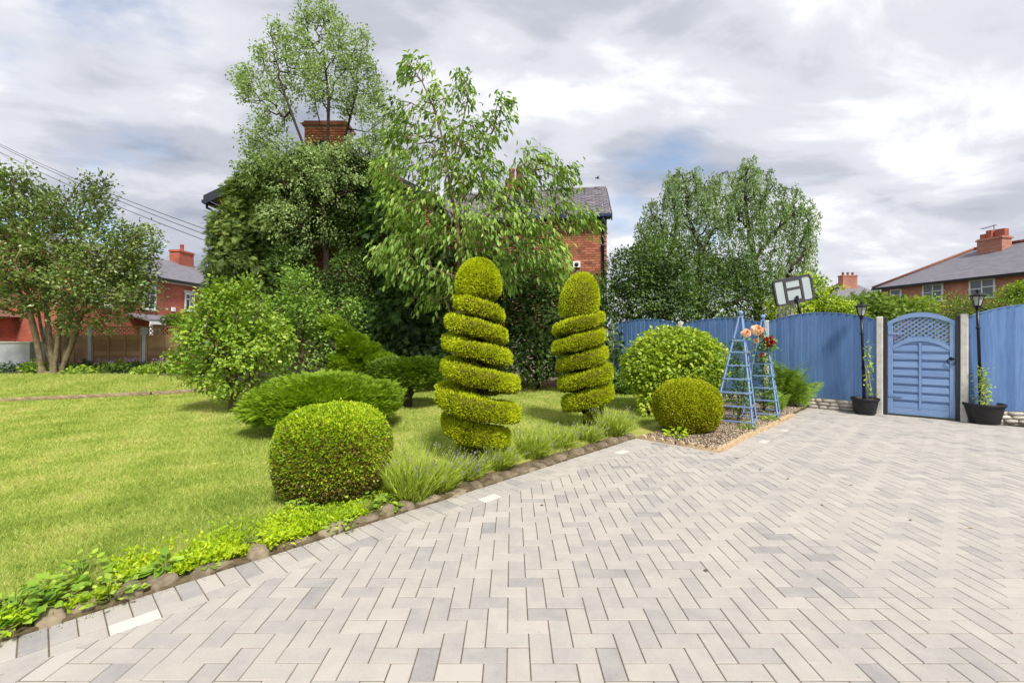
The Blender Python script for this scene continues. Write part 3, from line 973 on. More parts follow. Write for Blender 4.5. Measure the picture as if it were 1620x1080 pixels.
for i in range(12):
    for sg in (1, -1):
        pts = []
        for j in range(6):
            t = (i + sg * j * 0.5) * math.pi / 6; r = 0.22 - 0.018 * j
            pts.append((rc[0] + r * math.cos(t), rc[1] + r * math.sin(t), rc[2] - 0.075 * j + 0.03 * math.cos(t)))
        b.tube(pts, 0.0065, 4, cap=False)
b.build('net', M_net, rim)

# ------------------------------------------------------------------ obelisks
def obelisk(loc, h, half, rz, lab, lean=(0, 0)):
    t = thing('garden_obelisk', loc, lab, 'obelisk', 'blue timber obelisks in the gravel bed', rz)
    ht = h - 0.10; th = 0.026
    at = lambda sx, sy, f: (sx * (half + (0.022 - half) * f) + lean[0] * f, sy * (half + (0.022 - half) * f) + lean[1] * f, -0.03 + (ht + 0.03) * f)
    for sx, sy in ((-1, -1), (1, -1), (1, 1), (-1, 1)):
        b = MB(); p, q = Vector(at(sx, sy, 0)), Vector(at(sx, sy, 1)); d = (q - p)
        rot = d.to_track_quat('Z', 'X').to_matrix()
        b.box((p + q) / 2, (th, th, d.length), rot=rot, bev=0.003, tint=fr.random()); b.build('leg', M_obel, t)
    fs = [0.075, 0.205, 0.325, 0.445, 0.565, 0.685, 0.79]
    for f in fs:
        for (a, b_) in (((-1, -1), (1, -1)), ((1, -1), (1, 1)), ((1, 1), (-1, 1)), ((-1, 1), (-1, -1))):
            p, q = Vector(at(*a, f)), Vector(at(*b_, f)); b = MB(); d = q - p
            out = Vector(((a[0] + b_[0]) / 2, (a[1] + b_[1]) / 2, 0)) * 0.016
            rot = d.to_track_quat('X', 'Z').to_matrix()
            b.box((p + q) / 2 + out, (d.length + 0.03, 0.013, 0.024), rot=rot, bev=0.002, tint=fr.random()); b.build('rung', M_obel, t)
    b = MB(); b.box((lean[0], lean[1], ht + 0.004), (0.075, 0.075, 0.02), bev=0.004, tint=0.8)
    b.lathe([(0.0, 0.012), (0.022, 0.012), (0.018, 0.03), (0.022, 0.036), (0.038, 0.055), (0.042, 0.072), (0.036, 0.09), (0.018, 0.104), (0.0, 0.107)], (lean[0], lean[1], ht), 16, 0.8)
    b.build('ball_finial', M_obel, t)
    return t


O1 = gp(1162, 671.5); O2 = gp(1204, 659)
obelisk(O1, 1.80, 0.29, R(-33), 'blue timber obelisk with peach roses beside the low round box ball', (0.085, 0))
obelisk(O2, 1.77, 0.275, R(-33), 'blue timber obelisk with red roses beside the green fern', (0.03, 0))

# ------------------------------------------------------------------ pots and lamp posts
def pot(loc, rtop, h, lab):
    t = thing('plant_pot', loc, lab, 'plant pot', 'black pots either side of the gate')
    b = MB(); rb = rtop * 0.72
    b.lathe([(0, 0.0), (rb * 0.95, 0.0), (rb, 0.012), (rb + (rtop - rb) * 0.45, h * 0.45), (rtop * 0.965, h * 0.84)], k=36, rib=0.012)
    b.lathe([(rtop * 0.965, h * 0.84), (rtop * 1.02, h * 0.85), (rtop * 1.05, h * 0.9), (rtop * 1.05, h * 0.985), (rtop * 1.02, h), (rtop * 0.95, h * 0.99), (rtop * 0.93, h * 0.8), (0, h * 0.8)], k=36)
    b.build('pot_body', M_pot, t)
    b = MB(); b.lathe([(rtop * 0.925, h * 0.86), (rtop * 0.5, h * 0.90), (0.0, h * 0.91)], k=24); b.build('potting_soil', M_soil, t)
    return t


def lamp_post(loc, h, z0, lab, lean):
    t = thing('lamp_post', (loc[0], loc[1], z0), lab, 'lamp', 'black garden lamp posts standing in the pots')
    H = h - z0; ax = lambda z: (lean[0] * z / H, lean[1] * z / H, z)
    b = MB(); hl = 0.30
    b.tube([ax(-0.12), ax(0.0), ax(H * 0.32)], 0.026, 10); b.tube([ax(H * 0.32), ax(H - hl)], 0.021, 10)
    for z in (0.02, H * 0.32, H * 0.66, H - hl - 0.02): b.tube([ax(z - 0.012), ax(z + 0.012)], 0.031, 10)
    b.build('pole', M_black, t)
    c = np.array(ax(H - hl)); b = MB()
    b.lathe([(0.021, -0.01), (0.03, 0.0), (0.052, 0.012), (0.05, 0.028), (0.0, 0.028)], c, 6, smooth=False)
    for j in range(6):
        a = j * math.pi / 3
        p0 = c + np.array((0.046 * math.cos(a), 0.046 * math.sin(a), 0.025)); p1 = c + np.array((0.082 * math.cos(a), 0.082 * math.sin(a), 0.175))
        b.tube([p0, p1], 0.006, 5)
    b.lathe([(0.085, 0.172), (0.088, 0.185), (0.08, 0.187)], c, 6, smooth=False)
    fr_ = b.build('lantern_frame', M_black, t)
    for j in range(6):
        a0, a1 = j * math.pi / 3, (j + 1) * math.pi / 3; q = MB()
        V = [c + np.array((0.044 * math.cos(a), 0.044 * math.sin(a), 0.028)) for a in (a0, a1)] + [c + np.array((0.08 * math.cos(a), 0.08 * math.sin(a), 0.174)) for a in (a1, a0)]
        cen = c + np.array((0, 0, 0.1)); W_ = [v + (cen - v) * 0.05 for v in V]
        q.add(list(V) + W_, [(0, 1, 2, 3), (7, 6, 5, 4), (0, 4, 5, 1), (1, 5, 6, 2), (2, 6, 7, 3), (3, 7, 4, 0)]); q.build('pane', M_lamp_glass, fr_)
    b = MB(); b.lathe([(0.0, 0.188), (0.118, 0.178), (0.12, 0.186), (0.07, 0.222), (0.035, 0.236), (0.03, 0.25), (0.0, 0.25)], c, 6, smooth=False)
    b.lathe([(0.012, 0.245), (0.012, 0.258), (0.022, 0.268), (0.022, 0.278), (0.01, 0.29), (0.0, 0.30)], c, 10); b.build('lantern_roof', M_black, t)
    b = MB(); b.lathe([(0.0, 0.03), (0.014, 0.03), (0.016, 0.07), (0.03, 0.09), (0.026, 0.125), (0.0, 0.135)], c, 10); b.build('bulb', M_white, fr_)
    return t


PL = gp(1368.5, 655.0); PR = gp(1557, 669.5)
pot(PL, 0.205, 0.30, 'black plastic pot on hinge side of gate holding a lamp post')
pot(PR, 0.245, 0.33, 'black plastic pot on handle side of gate holding a lamp post')
lamp_post(PL + np.array((0.0, 0.02, 0)), 2.05, 0.27, 'black lamp post in the pot on hinge side of gate', (-0.06, 0.0))
lamp_post(PR + np.array((-0.02, 0.03, 0)), 2.17, 0.30, 'black lamp post in the pot on handle side of gate', (-0.07, 0.0))
# ------------------------------------------------------------------ houses
hr = random.Random(17)
BRK = MB().box((0, 0, 0), (0.215, 0.03, 0.065), bev=0.003)


def brick_face(parent, x0, x1, z0, z1, y, mat, inside=None, single=None, facing=-1, name='brick'):
    """courses of real bricks on a wall face (local x,z); `single` picks those kept as objects"""
    BV = np.array([(sx * 0.1055, sy * 0.012, sz * 0.031) for sz in (-1, 1) for sy in (-1, 1) for sx in (-1, 1)])
    BF = np.array([(0, 2, 3, 1), (4, 5, 7, 6), (0, 1, 5, 4), (2, 6, 7, 3), (0, 4, 6, 2), (1, 3, 7, 5)])
    pos = []; wd = []; tn = []; lone = []
    r = 0; z = z0 + 0.0375
    while z < z1 - 0.03:
        x = x0 + (0.1125 if r % 2 else 0.0) + 0.0
        if r % 2: cells = [(x0, x0 + 0.1125)]
        else: cells = []
        while x < x1 - 0.02: cells.append((x, min(x1, x + 0.225))); x += 0.225
        for a, b in cells:
            if b - a < 0.04: continue
            c = (a + b) / 2
            if inside and not inside(c, z): continue
            t = min(1, max(0, hr.gauss(0.58, 0.24)))
            if single and single(c, z) and b - a > 0.2: lone.append((c, z, t))
            else: pos.append((c, y, z)); wd.append((b - a - 0.01) / 0.215); tn.append(t)
        z += 0.075; r += 1
    pos = np.array(pos); n = len(pos)
    if n:
        sc = np.stack([np.array(wd), np.ones(n), np.ones(n)], 1)
        V = (BV[None] * sc[:, None]) + pos[:, None] + np.random.default_rng(3).normal(size=(n, 1, 3)) * np.array((0, 0.0015, 0.0012))
        Fc = (BF[None] + (np.arange(n) * 8)[:, None, None]).reshape(-1, 4)
        link(name + 's', np_mesh(name + 's', V.reshape(-1, 3), Fc, mat, np.repeat(tn, 8)), parent, kind='stuff')
    if lone:
        var = []
        for i in range(8):
            b = MB(); b.box((0, 0, 0), (0.211, 0.024, 0.062), tint=(i + 0.5) / 8); var.append(b.mesh(name, mat))
        for c, z, t in lone[:300]:
            link(name, var[min(7, int(t * 8))], parent, (c, y + hr.gauss(0, 0.0015), z))
        if len(lone) > 300: raise SystemExit('too many bricks %d' % len(lone))


def slates(parent, p0, ex, es, wid, slope, cw, ch, mat):
    """overlapping slates: p0 eave corner, ex along the eave, es up the slope"""
    ex, es = norm(np.array(ex, float)), norm(np.array(es, float)); nn = norm(np.cross(ex, es))
    if nn[2] < 0: nn = -nn
    BV = np.array([(sx, sy, sz) for sz in (0, 1) for sy in (0, 1) for sx in (0, 1)], float)
    BF = np.array([(0, 2, 3, 1), (4, 5, 7, 6), (0, 1, 5, 4), (2, 6, 7, 3), (0, 4, 6, 2), (1, 3, 7, 5)])
    V = []; T = []; g = np.random.default_rng(9)
    nr = int(slope / ch)
    for r in range(nr + 1):
        off = -cw / 2 if r % 2 else 0.0
        x = off
        while x < wid - 0.01:
            a, b = max(0, x), min(wid, x + cw - 0.006)
            if b - a > 0.03:
                L = min(ch * 1.5, slope - r * ch)
                if L > 0.02:
                    q = BV * np.array((b - a, L, 0.007))
                    lift = 0.02 - 0.013 * q[:, 1] / (ch * 1.5) + g.normal() * 0.002
                    V.append(np.asarray(p0)[None] + ex * (a + q[:, :1]) + es * (r * ch + q[:, 1:2]) + nn * (q[:, 2:3] + lift[:, None])); T.append(np.full(8, np.clip(g.normal(0.5, 0.24), 0, 1)))
            x += cw
    V = np.array(V); n = len(V)
    Fc = (BF[None] + (np.arange(n) * 8)[:, None, None]).reshape(-1, 4)
    link('slates', np_mesh('slates', V.reshape(-1, 3), Fc, mat, np.concatenate(T)), parent, kind='stuff')


def poly_mesh(name, V, Fs, mat, parent, kind=None):
    b = MB(); b.add(V, Fs); return b.build(name, mat, parent, kind=kind)


def window(parent, c, wd, ht, axis, out, bars, name='window', lintel=True, open_top=None, glass=None):
    """window in a wall: c centre, axis unit along the wall, out unit outward"""
    c, ax, ou = np.array(c, float), np.array(axis, float), np.array(out, float)
    rot = Matrix((Vector(ax), Vector(-ou), Vector((0, 0, 1)))).transposed()
    fb = MB(); f = 0.085
    for (x, z, w_, h_) in ((-wd / 2 + f / 2, 0, f, ht), (wd / 2 - f / 2, 0, f, ht), (0, ht / 2 - f / 2, wd - 2 * f, f), (0, -ht / 2 + f / 2, wd - 2 * f, f)):
        fb.box((x, -0.01, z), (w_, 0.07, h_))
    for (x, z, w_, h_) in bars: fb.box((x, -0.006, z), (w_, 0.055, h_))
    fb.v = [tuple(np.array(rot @ Vector(p)) + c) for p in fb.v]
    wo = fb.build(name, M_white, parent)
    gb = MB(); gb.box((0, 0.005, 0), (wd - 0.06, 0.01, ht - 0.06)); gb.v = [tuple(np.array(rot @ Vector(p)) + c) for p in gb.v]; gb.build('pane', glass or M_glass, wo)
    if lintel:
        for nm, q, dm in (('sill', (0, -0.03, -ht / 2 - 0.04), (wd + 0.14, 0.14, 0.07)), ('lintel', (0, -0.012, ht / 2 + 0.09), (wd + 0.24, 0.07, 0.17))):
            sb = MB(); sb.box(q, dm); sb.v = [tuple(np.array(rot @ Vector(p)) + c) for p in sb.v]; sb.build(nm, M_conc, wo)
    return wo


def chimney(parent, c, sx, sy, z0, z1, mat, pots=2, name='chimney', bricks=True, potm=None, ph=0.3):
    b = MB(); b.box((c[0], c[1], (z0 + z1) / 2), (sx, sy, z1 - z0)); st = b.build(name, M_mortar if bricks else mat, parent)
    if bricks:
        brick_face(st, c[0] - sx / 2, c[0] + sx / 2, z0, z1 - 0.0, c[1] - sy / 2 - 0.008, mat)
    b = MB(); b.box((c[0], c[1], z1 + 0.04), (sx + 0.12, sy + 0.12, 0.08)); b.box((c[0], c[1], z1 + 0.11), (sx + 0.04, sy + 0.04, 0.07)); b.build('corbel', mat if not bricks else M_ridge, st)
    for i in range(pots):
        x = c[0] - sx / 2 + sx * (i + 0.5) / pots
        b = MB(); b.lathe([(0.13, 0), (0.115, ph * 0.8), (0.14, ph * 0.85), (0.14, ph), (0.09, ph), (0.09, ph * 0.5)], (x, c[1], z1 + 0.14), 14); b.build('chimney_pot', potm or M_ridge, st)
    return st


# gable house seen end on behind the birch
GX0, GX1, GY = -8.62, -2.4, 13.5
house = thing('brick_house', (GX0, GY, 0), 'red brick house gable with dark verge and big chimney behind the birch', 'house')
Wd = GX1 - GX0; EV, AP = 5.48, 6.95; cxm = Wd / 2
b = MB(); b.prism([(0, -0.05), (Wd, -0.05), (Wd, EV), (cxm, AP), (0, EV)], 0.0, 7.0); b.build('wall', M_mortar, house)
ins = lambda x, z: z < EV + (AP - EV) * (1 - abs(x - cxm) / cxm) - 0.06
brick_face(house, 0, Wd, 1.8, AP, -0.008, M_brick_gable, ins)
for sd, (xa, xb) in enumerate(((-0.28, cxm), (Wd + 0.28, cxm))):
    k = (AP - EV) / cxm; za = EV - 0.28 * k
    d = np.array((xb - xa, 0, AP - za))
    V = [(xa, -0.25, za + .02), (xb, -0.25, AP + .02), (xb, 7.2, AP + .02), (xa, 7.2, za + .02), (xa, -0.25, za + 0.1), (xb, -0.25, AP + 0.1), (xb, 7.2, AP + 0.1), (xa, 7.2, za + 0.1)]
    poly_mesh('roof_slope', V, [(0, 1, 2, 3), (4, 7, 6, 5), (0, 4, 5, 1), (1, 5, 6, 2), (2, 6, 7, 3), (3, 7, 4, 0)], M_slate_t, house)
    V = [(xa, -0.29, za - 0.15), (xb, -0.29, AP - 0.15), (xb, -0.25, AP - 0.15), (xa, -0.25, za - 0.15), (xa, -0.29, za + 0.11), (xb, -0.29, AP + 0.11), (xb, -0.2505, AP + 0.11), (xa, -0.2505, za + 0.11)]
    poly_mesh('bargeboard', V, [(0, 1, 2, 3), (4, 7, 6, 5), (0, 4, 5, 1), (1, 5, 6, 2), (2, 6, 7, 3), (3, 7, 4, 0)], M_verge, house)
    sg = -1 if sd == 0 else 1; gx = xa + sg * 0.02
    b = MB(); b.box((gx, 3.4, za - 0.05), (0.12, 7.3, 0.09)); b.build('gutter', M_navy, house)
    b = MB(); b.tube([(gx, -0.1, za - 0.1), (gx, -0.1, za - 0.2), (gx - sg * 0.2, -0.1, za - 0.3), (gx - sg * 0.2, -0.1, 0.0)], 0.038, 8); b.build('downpipe', M_navy, house)
chimney(house, (cxm, 0.33, 0), 1.22, 0.62, 5.9, 7.6, M_brick_gable, 3, ph=0.05)

# wing with the eave towards the garden
WO = np.array((2.98, 14.4, 0.0)); WR = R(-9)
wing = thing('brick_house', WO, 'brick house with slate roof and navy gutter behind the second spiral topiary', 'house', None, WR)
WW, WE, WDp, WRi = 6.2, 5.22, 6.4, 6.95
b = MB(); b.v = []; 
V = [(-WW, 0, -0.05), (0, 0, -0.05), (0, WDp, -0.05), (-WW, WDp, -0.05), (-WW, 0, WE), (0, 0, WE), (0, WDp, WE), (-WW, WDp, WE), (-WW, WDp / 2, WRi), (0, WDp / 2, WRi)]
b.add(V, [(0, 1, 5, 4), (2, 3, 7, 6), (1, 2, 6, 9, 5), (3, 0, 4, 8, 7), (3, 2, 1, 0)]); b.build('wall', M_mortar, wing)
cW, sW = math.cos(WR), math.sin(WR)
def wing_px(x, z):
    X, Y = WO[0] + cW * x, WO[1] + sW * x
    return 810 + F * X / Y, H0 - F * (z - CAMH) / Y
def seen_brick(x, z):
    px, py = wing_px(x, z); return 878 < px < 955 and 345 < py < 440
brick_face(wing, -WW, 0, 1.5, WE - 0.02, -0.008, M_brick, None, seen_brick)
th = math.atan2(WRi - WE, WDp / 2); ov = 0.25
V = []
for (y, z) in ((-ov, WE - ov * math.tan(th)), (WDp / 2, WRi), (WDp + ov, WE - ov * math.tan(th))):
    V += [(-WW, y, z + 0.03), (0.12, y, z + 0.03), (-WW, y, z + 0.09), (0.12, y, z + 0.09)]
b = MB(); b.add(V, [(0, 4, 5, 1), (2, 3, 7, 6), (4, 8, 9, 5), (6, 7, 11, 10), (1, 5, 7, 3), (5, 9, 11, 7), (0, 1, 3, 2), (8, 10, 11, 9)]); roof = b.build('roof', M_slate, wing)
slates(roof, (-WW, -ov, WE - ov * math.tan(th) + 0.09), (1, 0, 0), (0, math.cos(th), math.sin(th)), WW + 0.12, (WDp / 2 + ov) / math.cos(th), 0.25, 0.2, M_slate)
b = MB()
for i in range(14): b.tube([(-WW + i * 0.452, WDp / 2, WRi + 0.10), (-WW + i * 0.452 + 0.445, WDp / 2, WRi + 0.10)], 0.085, 8, tint=0.6)
b.build('ridge_tiles', M_slate, roof)
b = MB(); b.box((-WW / 2 + 0.06, -0.3, WE - 0.11), (WW + 0.14, 0.12, 0.1), bev=0.02); b.build('gutter', M_navy, wing)
b = MB(); b.box((-WW / 2 + 0.06, -0.13, WE - 0.09), (WW + 0.1, 0.2, 0.16)); b.build('fascia', M_navy, wing)
b = MB(); b.tube([(-0.12, -0.3, WE - 0.15), (-0.12, -0.28, WE - 0.24), (-0.12, -0.07, WE - 0.38), (-0.12, -0.07, 0.0)], 0.042, 8)
for z in (1.2, 2.8, 4.2): b.tube([(-0.12, -0.07, z), (-0.12, -0.07, z + 0.07)], 0.052, 8)
b.build('downpipe', M_navy, wing)
b = MB(); V = [(0.125, -ov, WE - 0.26), (0.125, WDp / 2, WRi - 0.13), (0.125, WDp / 2, WRi + 0.1), (0.125, -ov, WE - 0.03)]
b.add(V + [(x + 0.03, y, z) for x, y, z in V], [(0, 1, 2, 3), (7, 6, 5, 4), (0, 4, 5, 1), (1, 5, 6, 2), (2, 6, 7, 3), (3, 7, 4, 0)]); b.build('bargeboard', M_black, wing)
az = CAMH + (H0 - 418) / F * 14.4
b = MB(); b.box((-0.94, -0.065, az), (0.235, 0.09, 0.2), bev=0.012); ab = b.build('alarm_box', M_white, wing)
b = MB(); b.lathe([(0.0, 0.0), (0.065, 0.0), (0.06, 0.02), (0, 0.022)], k=16); b.build('sounder', M_plastic, ab, (-0.94, -0.109, az), (R(90), 0, 0))
chimney(wing, (-3.6, 4.6, 0), 0.62, 0.9, 5.6, 7.75, M_brick, 2, ph=0.62)

# terrace along the side street, far left
TX = -21.2
terr = thing('terraced_house', (TX, 22, 0), 'red brick terrace with grey slate roof and white trimmed windows beyond timber fence', 'house')
L_ = 19.0; e, rg = 4.95, 6.6
V = [(0, 0, -.05), (0, L_, -.05), (-6, L_, -.05), (-6, 0, -.05), (0, 0, e), (0, L_, e), (-6, L_, e), (-6, 0, e), (-3, 0, rg), (-3, L_, rg)]
poly_mesh('wall', V, [(0, 1, 5, 4), (2, 3, 7, 6), (1, 2, 6, 9, 5), (3, 0, 4, 8, 7)], M_terr, terr)
V = []
for (x, z) in ((0.3, e - 0.16), (-3, rg + 0.01), (-6.3, e - 0.16)): V += [(x, -0.2, z), (x, L_ + .2, z), (x, -0.2, z + 0.09), (x, L_ + .2, z + 0.09)]
poly_mesh('roof', V, [(0, 1, 5, 4), (2, 6, 7, 3), (4, 5, 9, 8), (6, 10, 11, 7), (0, 4, 6, 2), (1, 3, 7, 5), (4, 8, 10, 6), (5, 7, 11, 9), (0, 2, 3, 1), (8, 9, 11, 10)], M_slate_t, terr)
b = MB(); b.box((0.33, L_ / 2, e - 0.14), (0.13, L_ + .4, 0.12)); b.build('gutter', M_black, terr)
b = MB(); b.box((0.02, L_ / 2, e - 0.24), (0.06, L_, 0.1)); b.build('white_fascia', M_white, terr)
for y, wd, ht, zc, gl in ((4.75, 0.95, 1.35, 3.62, M_dark_glass), (8.1, 0.9, 1.15, 3.6, M_dark_glass), (9.75, 1.0, 1.15, 3.6, M_glass), (1.8, 1.0, 1.3, 3.6, M_dark_glass), (13.5, 1.0, 1.2, 3.6, M_glass)):
    window(terr, (0.03, y, zc), wd, ht, (0, -1, 0) if False else (0, 1, 0), (1, 0, 0), [(0, 0, 0.05, ht - 0.1), (0, 0.2, wd - 0.1, 0.05)], glass=gl)
for y0, y1 in ((3.2, 8.6), (9.4, 14.4)):
    V = [(0, y0, 2.55), (0, y1, 2.55), (1.3, y1, 2.2), (1.3, y0, 2.2), (0, y0, 2.66), (0, y1, 2.66), (1.3, y1, 2.31), (1.3, y0, 2.31)]
    poly_mesh('porch_roof', V, [(0, 3, 2, 1), (4, 5, 6, 7), (3, 7, 6, 2), (0, 4, 7, 3), (1, 2, 6, 5)], M_slate_t, terr)
    b = MB(); b.box((1.31, (y0 + y1) / 2, 2.12), (0.07, y1 - y0, 0.17)); b.build('porch_fascia', M_white, terr)
    for y in (y0 + .2, (y0 + y1) / 2, y1 - .2):
        b = MB(); b.box((1.2, y, 1.02), (0.12, 0.12, 2.1)); b.build('porch_post', M_white, terr)
    window(terr, (0.03, (y0 + y1) / 2 - 1.1, 1.25), 1.5, 1.2, (0, 1, 0), (1, 0, 0), [(0, 0, 0.05, 1.1)], lintel=False, glass=M_dark_glass)
b = MB(); b.box((0.07, 6.6, 3.05), (0.1, 0.3, 0.26), bev=0.02); b.build('alarm_box', M_white, terr)
ch = chimney(terr, (-3, 11.6, 0), 0.7, 1.5, 6.1, 7.45, M_terr, 1, bricks=False, potm=M_terr, ph=0.5)

# low bungalow, far left edge
low = thing('bungalow', (-23.8, 20.6, 0), 'low red brick bungalow with brown roof at the end of timber fence', 'house')
b = MB(); b.box((-2.4, 2.0, 1.15), (4.8, 4.0, 2.4)); b.build('wall', M_terr, low)
V = [(0.35, -0.3, 2.3), (0.35, 4.3, 2.3), (-5.2, 4.3, 2.3), (-5.2, -0.3, 2.3), (-2.4, -0.3, 3.5), (-2.4, 4.3, 3.5)]
poly_mesh('roof', V, [(0, 1, 5, 4), (2, 3, 4, 5), (0, 4, 3), (1, 2, 5), (3, 2, 1, 0)], surf('brown_tiles', [lin((104, 74, 68)), lin((140, 104, 92))], 3, rough=0.9), low)
window(low, (-1.9, -0.02, 1.45), 1.2, 1.1, (1, 0, 0), (0, -1, 0), [(0, 0, 0.06, 1.0)], glass=M_dark_glass)
b = MB(); b.box((0.02, -0.05, 1.1), (0.35, 0.12, 2.3)); b.build('white_pier', M_white, low)

# grey rendered wall beside the multi-stem tree
gwl = thing('rendered_wall', (-19.0, 17.2, 0), 'low grey rendered wall block beside the multi-stemmed tree', 'wall')
b = MB(); b.box((0.0, 0.2, 0.56), (1.9, 0.5, 1.16), bev=0.01); b.build('wall_face', M_render, gwl)
b = MB(); b.box((-1.25, 0.25, 0.53), (0.6, 0.4, 1.1)); b.build('dark_gate_board', M_jamb, gwl)
b = MB(); b.box((0.0, 0.2, 1.165), (2.0, 0.58, 0.05), bev=0.01); b.build('coping', M_conc, gwl)

# brick semi on the right
semi_o = np.array((27.8, 24.9, 0)); sdv = norm(np.array((26.5 - 27.8, 32.9 - 24.9, 0.0))); srz = math.atan2(sdv[1], sdv[0])
semi = thing('semi_detached_house', (26.5, 32.9, 0), 'brick house with hipped slate roof, large chimney and white windows behind hedge', 'house', None, srz + math.pi)
# local: +x runs back towards the viewer along the front, -y is the garden side facing left... front face at y = 0
fx = 16.0; e = 4.92; dpt = 8.4
sy = 1.0
V = [(0, 0, -.05), (fx, 0, -.05), (fx, dpt, -.05), (0, dpt, -.05), (0, 0, e), (fx, 0, e), (fx, dpt, e), (0, dpt, e)]
poly_mesh('wall', V, [(0, 1, 5, 4), (1, 2, 6, 5), (2, 3, 7, 6), (3, 0, 4, 7)], M_semi, semi)
q = 0.35; rz_ = 7.2; zz = e - 0.1
V = [(-q, -q, zz), (fx + q, -q, zz), (fx + q, dpt + q, zz), (-q, dpt + q, zz), (2.8, dpt / 2, rz_), (fx - 4.0, dpt / 2, rz_)]
roof = poly_mesh('roof', V, [(0, 1, 5, 4), (2, 3, 4, 5), (3, 0, 4), (1, 2, 5), (3, 2, 1, 0)], M_slate_t, semi)
b = MB(); b.tube([(-q, -q, zz + .05), (2.8, dpt / 2, rz_ + .05)], 0.11, 6); b.tube([(2.8, dpt / 2, rz_ + .05), (fx - 4, dpt / 2, rz_ + .05)], 0.11, 6); b.build('ridge_tiles', M_ridge, roof)
b = MB(); b.box((fx / 2, -q - 0.03, zz - 0.06), (fx + 2 * q, 0.14, 0.16)); b.build('gutter', M_black, semi)
b = MB(); b.box((fx / 2, -0.14, zz - 0.03), (fx, 0.27, 0.1)); b.build('soffit', M_black, semi)
for x, wd, ht, zc, bars in ((1.1, 0.8, 1.1, 4.1, [(0, -0.2, 0.06, 0.7), (0, 0.12, 0.85, 0.06)]), (3.5, 1.25, 1.15, 4.15, [(0, 0, 0.06, 1.05), (0.37, 0.12, 0.7, 0.05), (-0.37, 0.05, 0.7, 0.04)]), (6.2, 1.3, 1.15, 4.15, [(0, 0, 0.07, 1.05), (-0.37, 0.02, 0.7, 0.06), (0.37, 0.1, 0.7, 0.06)]), (11.5, 1.4, 1.15, 4.12, [(0, 0, 0.06, 1.05)])):
    window(semi, (x, -0.03, zc), wd, ht, (1, 0, 0), (0, -1, 0), bars, lintel=False, glass=M_glass)
stk = chimney(semi, (4.3, dpt / 2 - 0.6, 0), 1.35, 0.75, 6.2, 7.5, M_semi, 0, bricks=False, ph=0.6)
for i, (dx, dy, h_) in enumerate(((-0.5, 0, .42), (-0.1, -.1, .62), (0.28, 0.05, .62), (0.55, -0.05, .58))):
    b = MB(); b.box((4.3 + dx, dpt / 2 - 0.6 + dy, 7.64 + h_ * .4), (0.3, 0.34, h_ * .8)); b.build('chimney_pot', M_terr, stk)
b = MB(); b.tube([(4.3, dpt / 2 - 0.6, 7.6), (4.3, dpt / 2 - 0.6, 8.5)], 0.02, 5); b.tube([(3.6, dpt / 2 - .6, 8.35), (4.45, dpt / 2 - .6, 8.45)], 0.014, 5)
for k in range(6): b.tube([(3.65 + k * .13, dpt / 2 - .85, 8.36 + k * .015), (3.65 + k * .13, dpt / 2 - .35, 8.36 + k * .015)], 0.008, 4)
b.build('television_aerial', M_black, stk)

# far pyramid-roofed house between the willow and the semi
far = thing('distant_house', (41.6, 52, 0), 'distant house with grey hipped roof and brick chimney above the hedge', 'house')
b = MB(); b.box((-1.6, 3, 2.6), (6.4, 6, 5.3)); b.build('wall', M_semi, far)
V = [(-5.2, -.4, 5.2), (2.0, -.4, 5.2), (2.0, 6.4, 5.2), (-5.2, 6.4, 5.2), (-2.2, 3, 7.9), (-1.0, 3, 7.9)]
poly_mesh('roof', V, [(0, 1, 5, 4), (2, 3, 4, 5), (3, 0, 4), (1, 2, 5), (3, 2, 1, 0)], M_slate_t, far)
chimney(far, (-1.9, 2.2, 0), 1.7, 0.8, 6.9, 8.4, M_semi, 3, bricks=False, ph=0.35)

# ------------------------------------------------------------------ timber fence with lattice, left
TF0, TF1 = np.array((-17.9, 17.6, 0.0)), np.array((-12.2, 17.9, 0.0))
td = norm(TF1 - TF0); trz = math.atan2(td[1], td[0])
tposts = [pp(70, 530, 17.6)[0], pp(143.5, 530, 17.7)[0], pp(229, 530, 17.8)[0], pp(318, 530, 17.9)[0], pp(405, 530, 18.0)[0]]
labs = ['behind the tree stems', 'beside the tree stems', 'above the purple flowers', 'behind the plum bush', 'behind the apple bush']
plabs = ['brown slatted timber fence panel with lattice top behind the tree stems', 'brown slatted timber fence panel with lattice top above the purple flowers', 'brown slatted timber fence panel with lattice top beside the plum bush', 'brown slatted timber fence panel with lattice top hidden by the plum bush']
for i, x in enumerate(tposts):
    y = 17.6 + (x - tposts[0]) * td[1] / td[0]
    mb = MB(); mb.box((0, 0, 0.86), (0.14, 0.13, 1.76), bev=0.015)
    o = mb.build('concrete_post', M_render, loc=(x, y, 0), rot=(0, 0, trz)); tag(o, 'grey concrete post of the timber fence ' + labs[i], 'post', 'concrete posts of the timber fence')
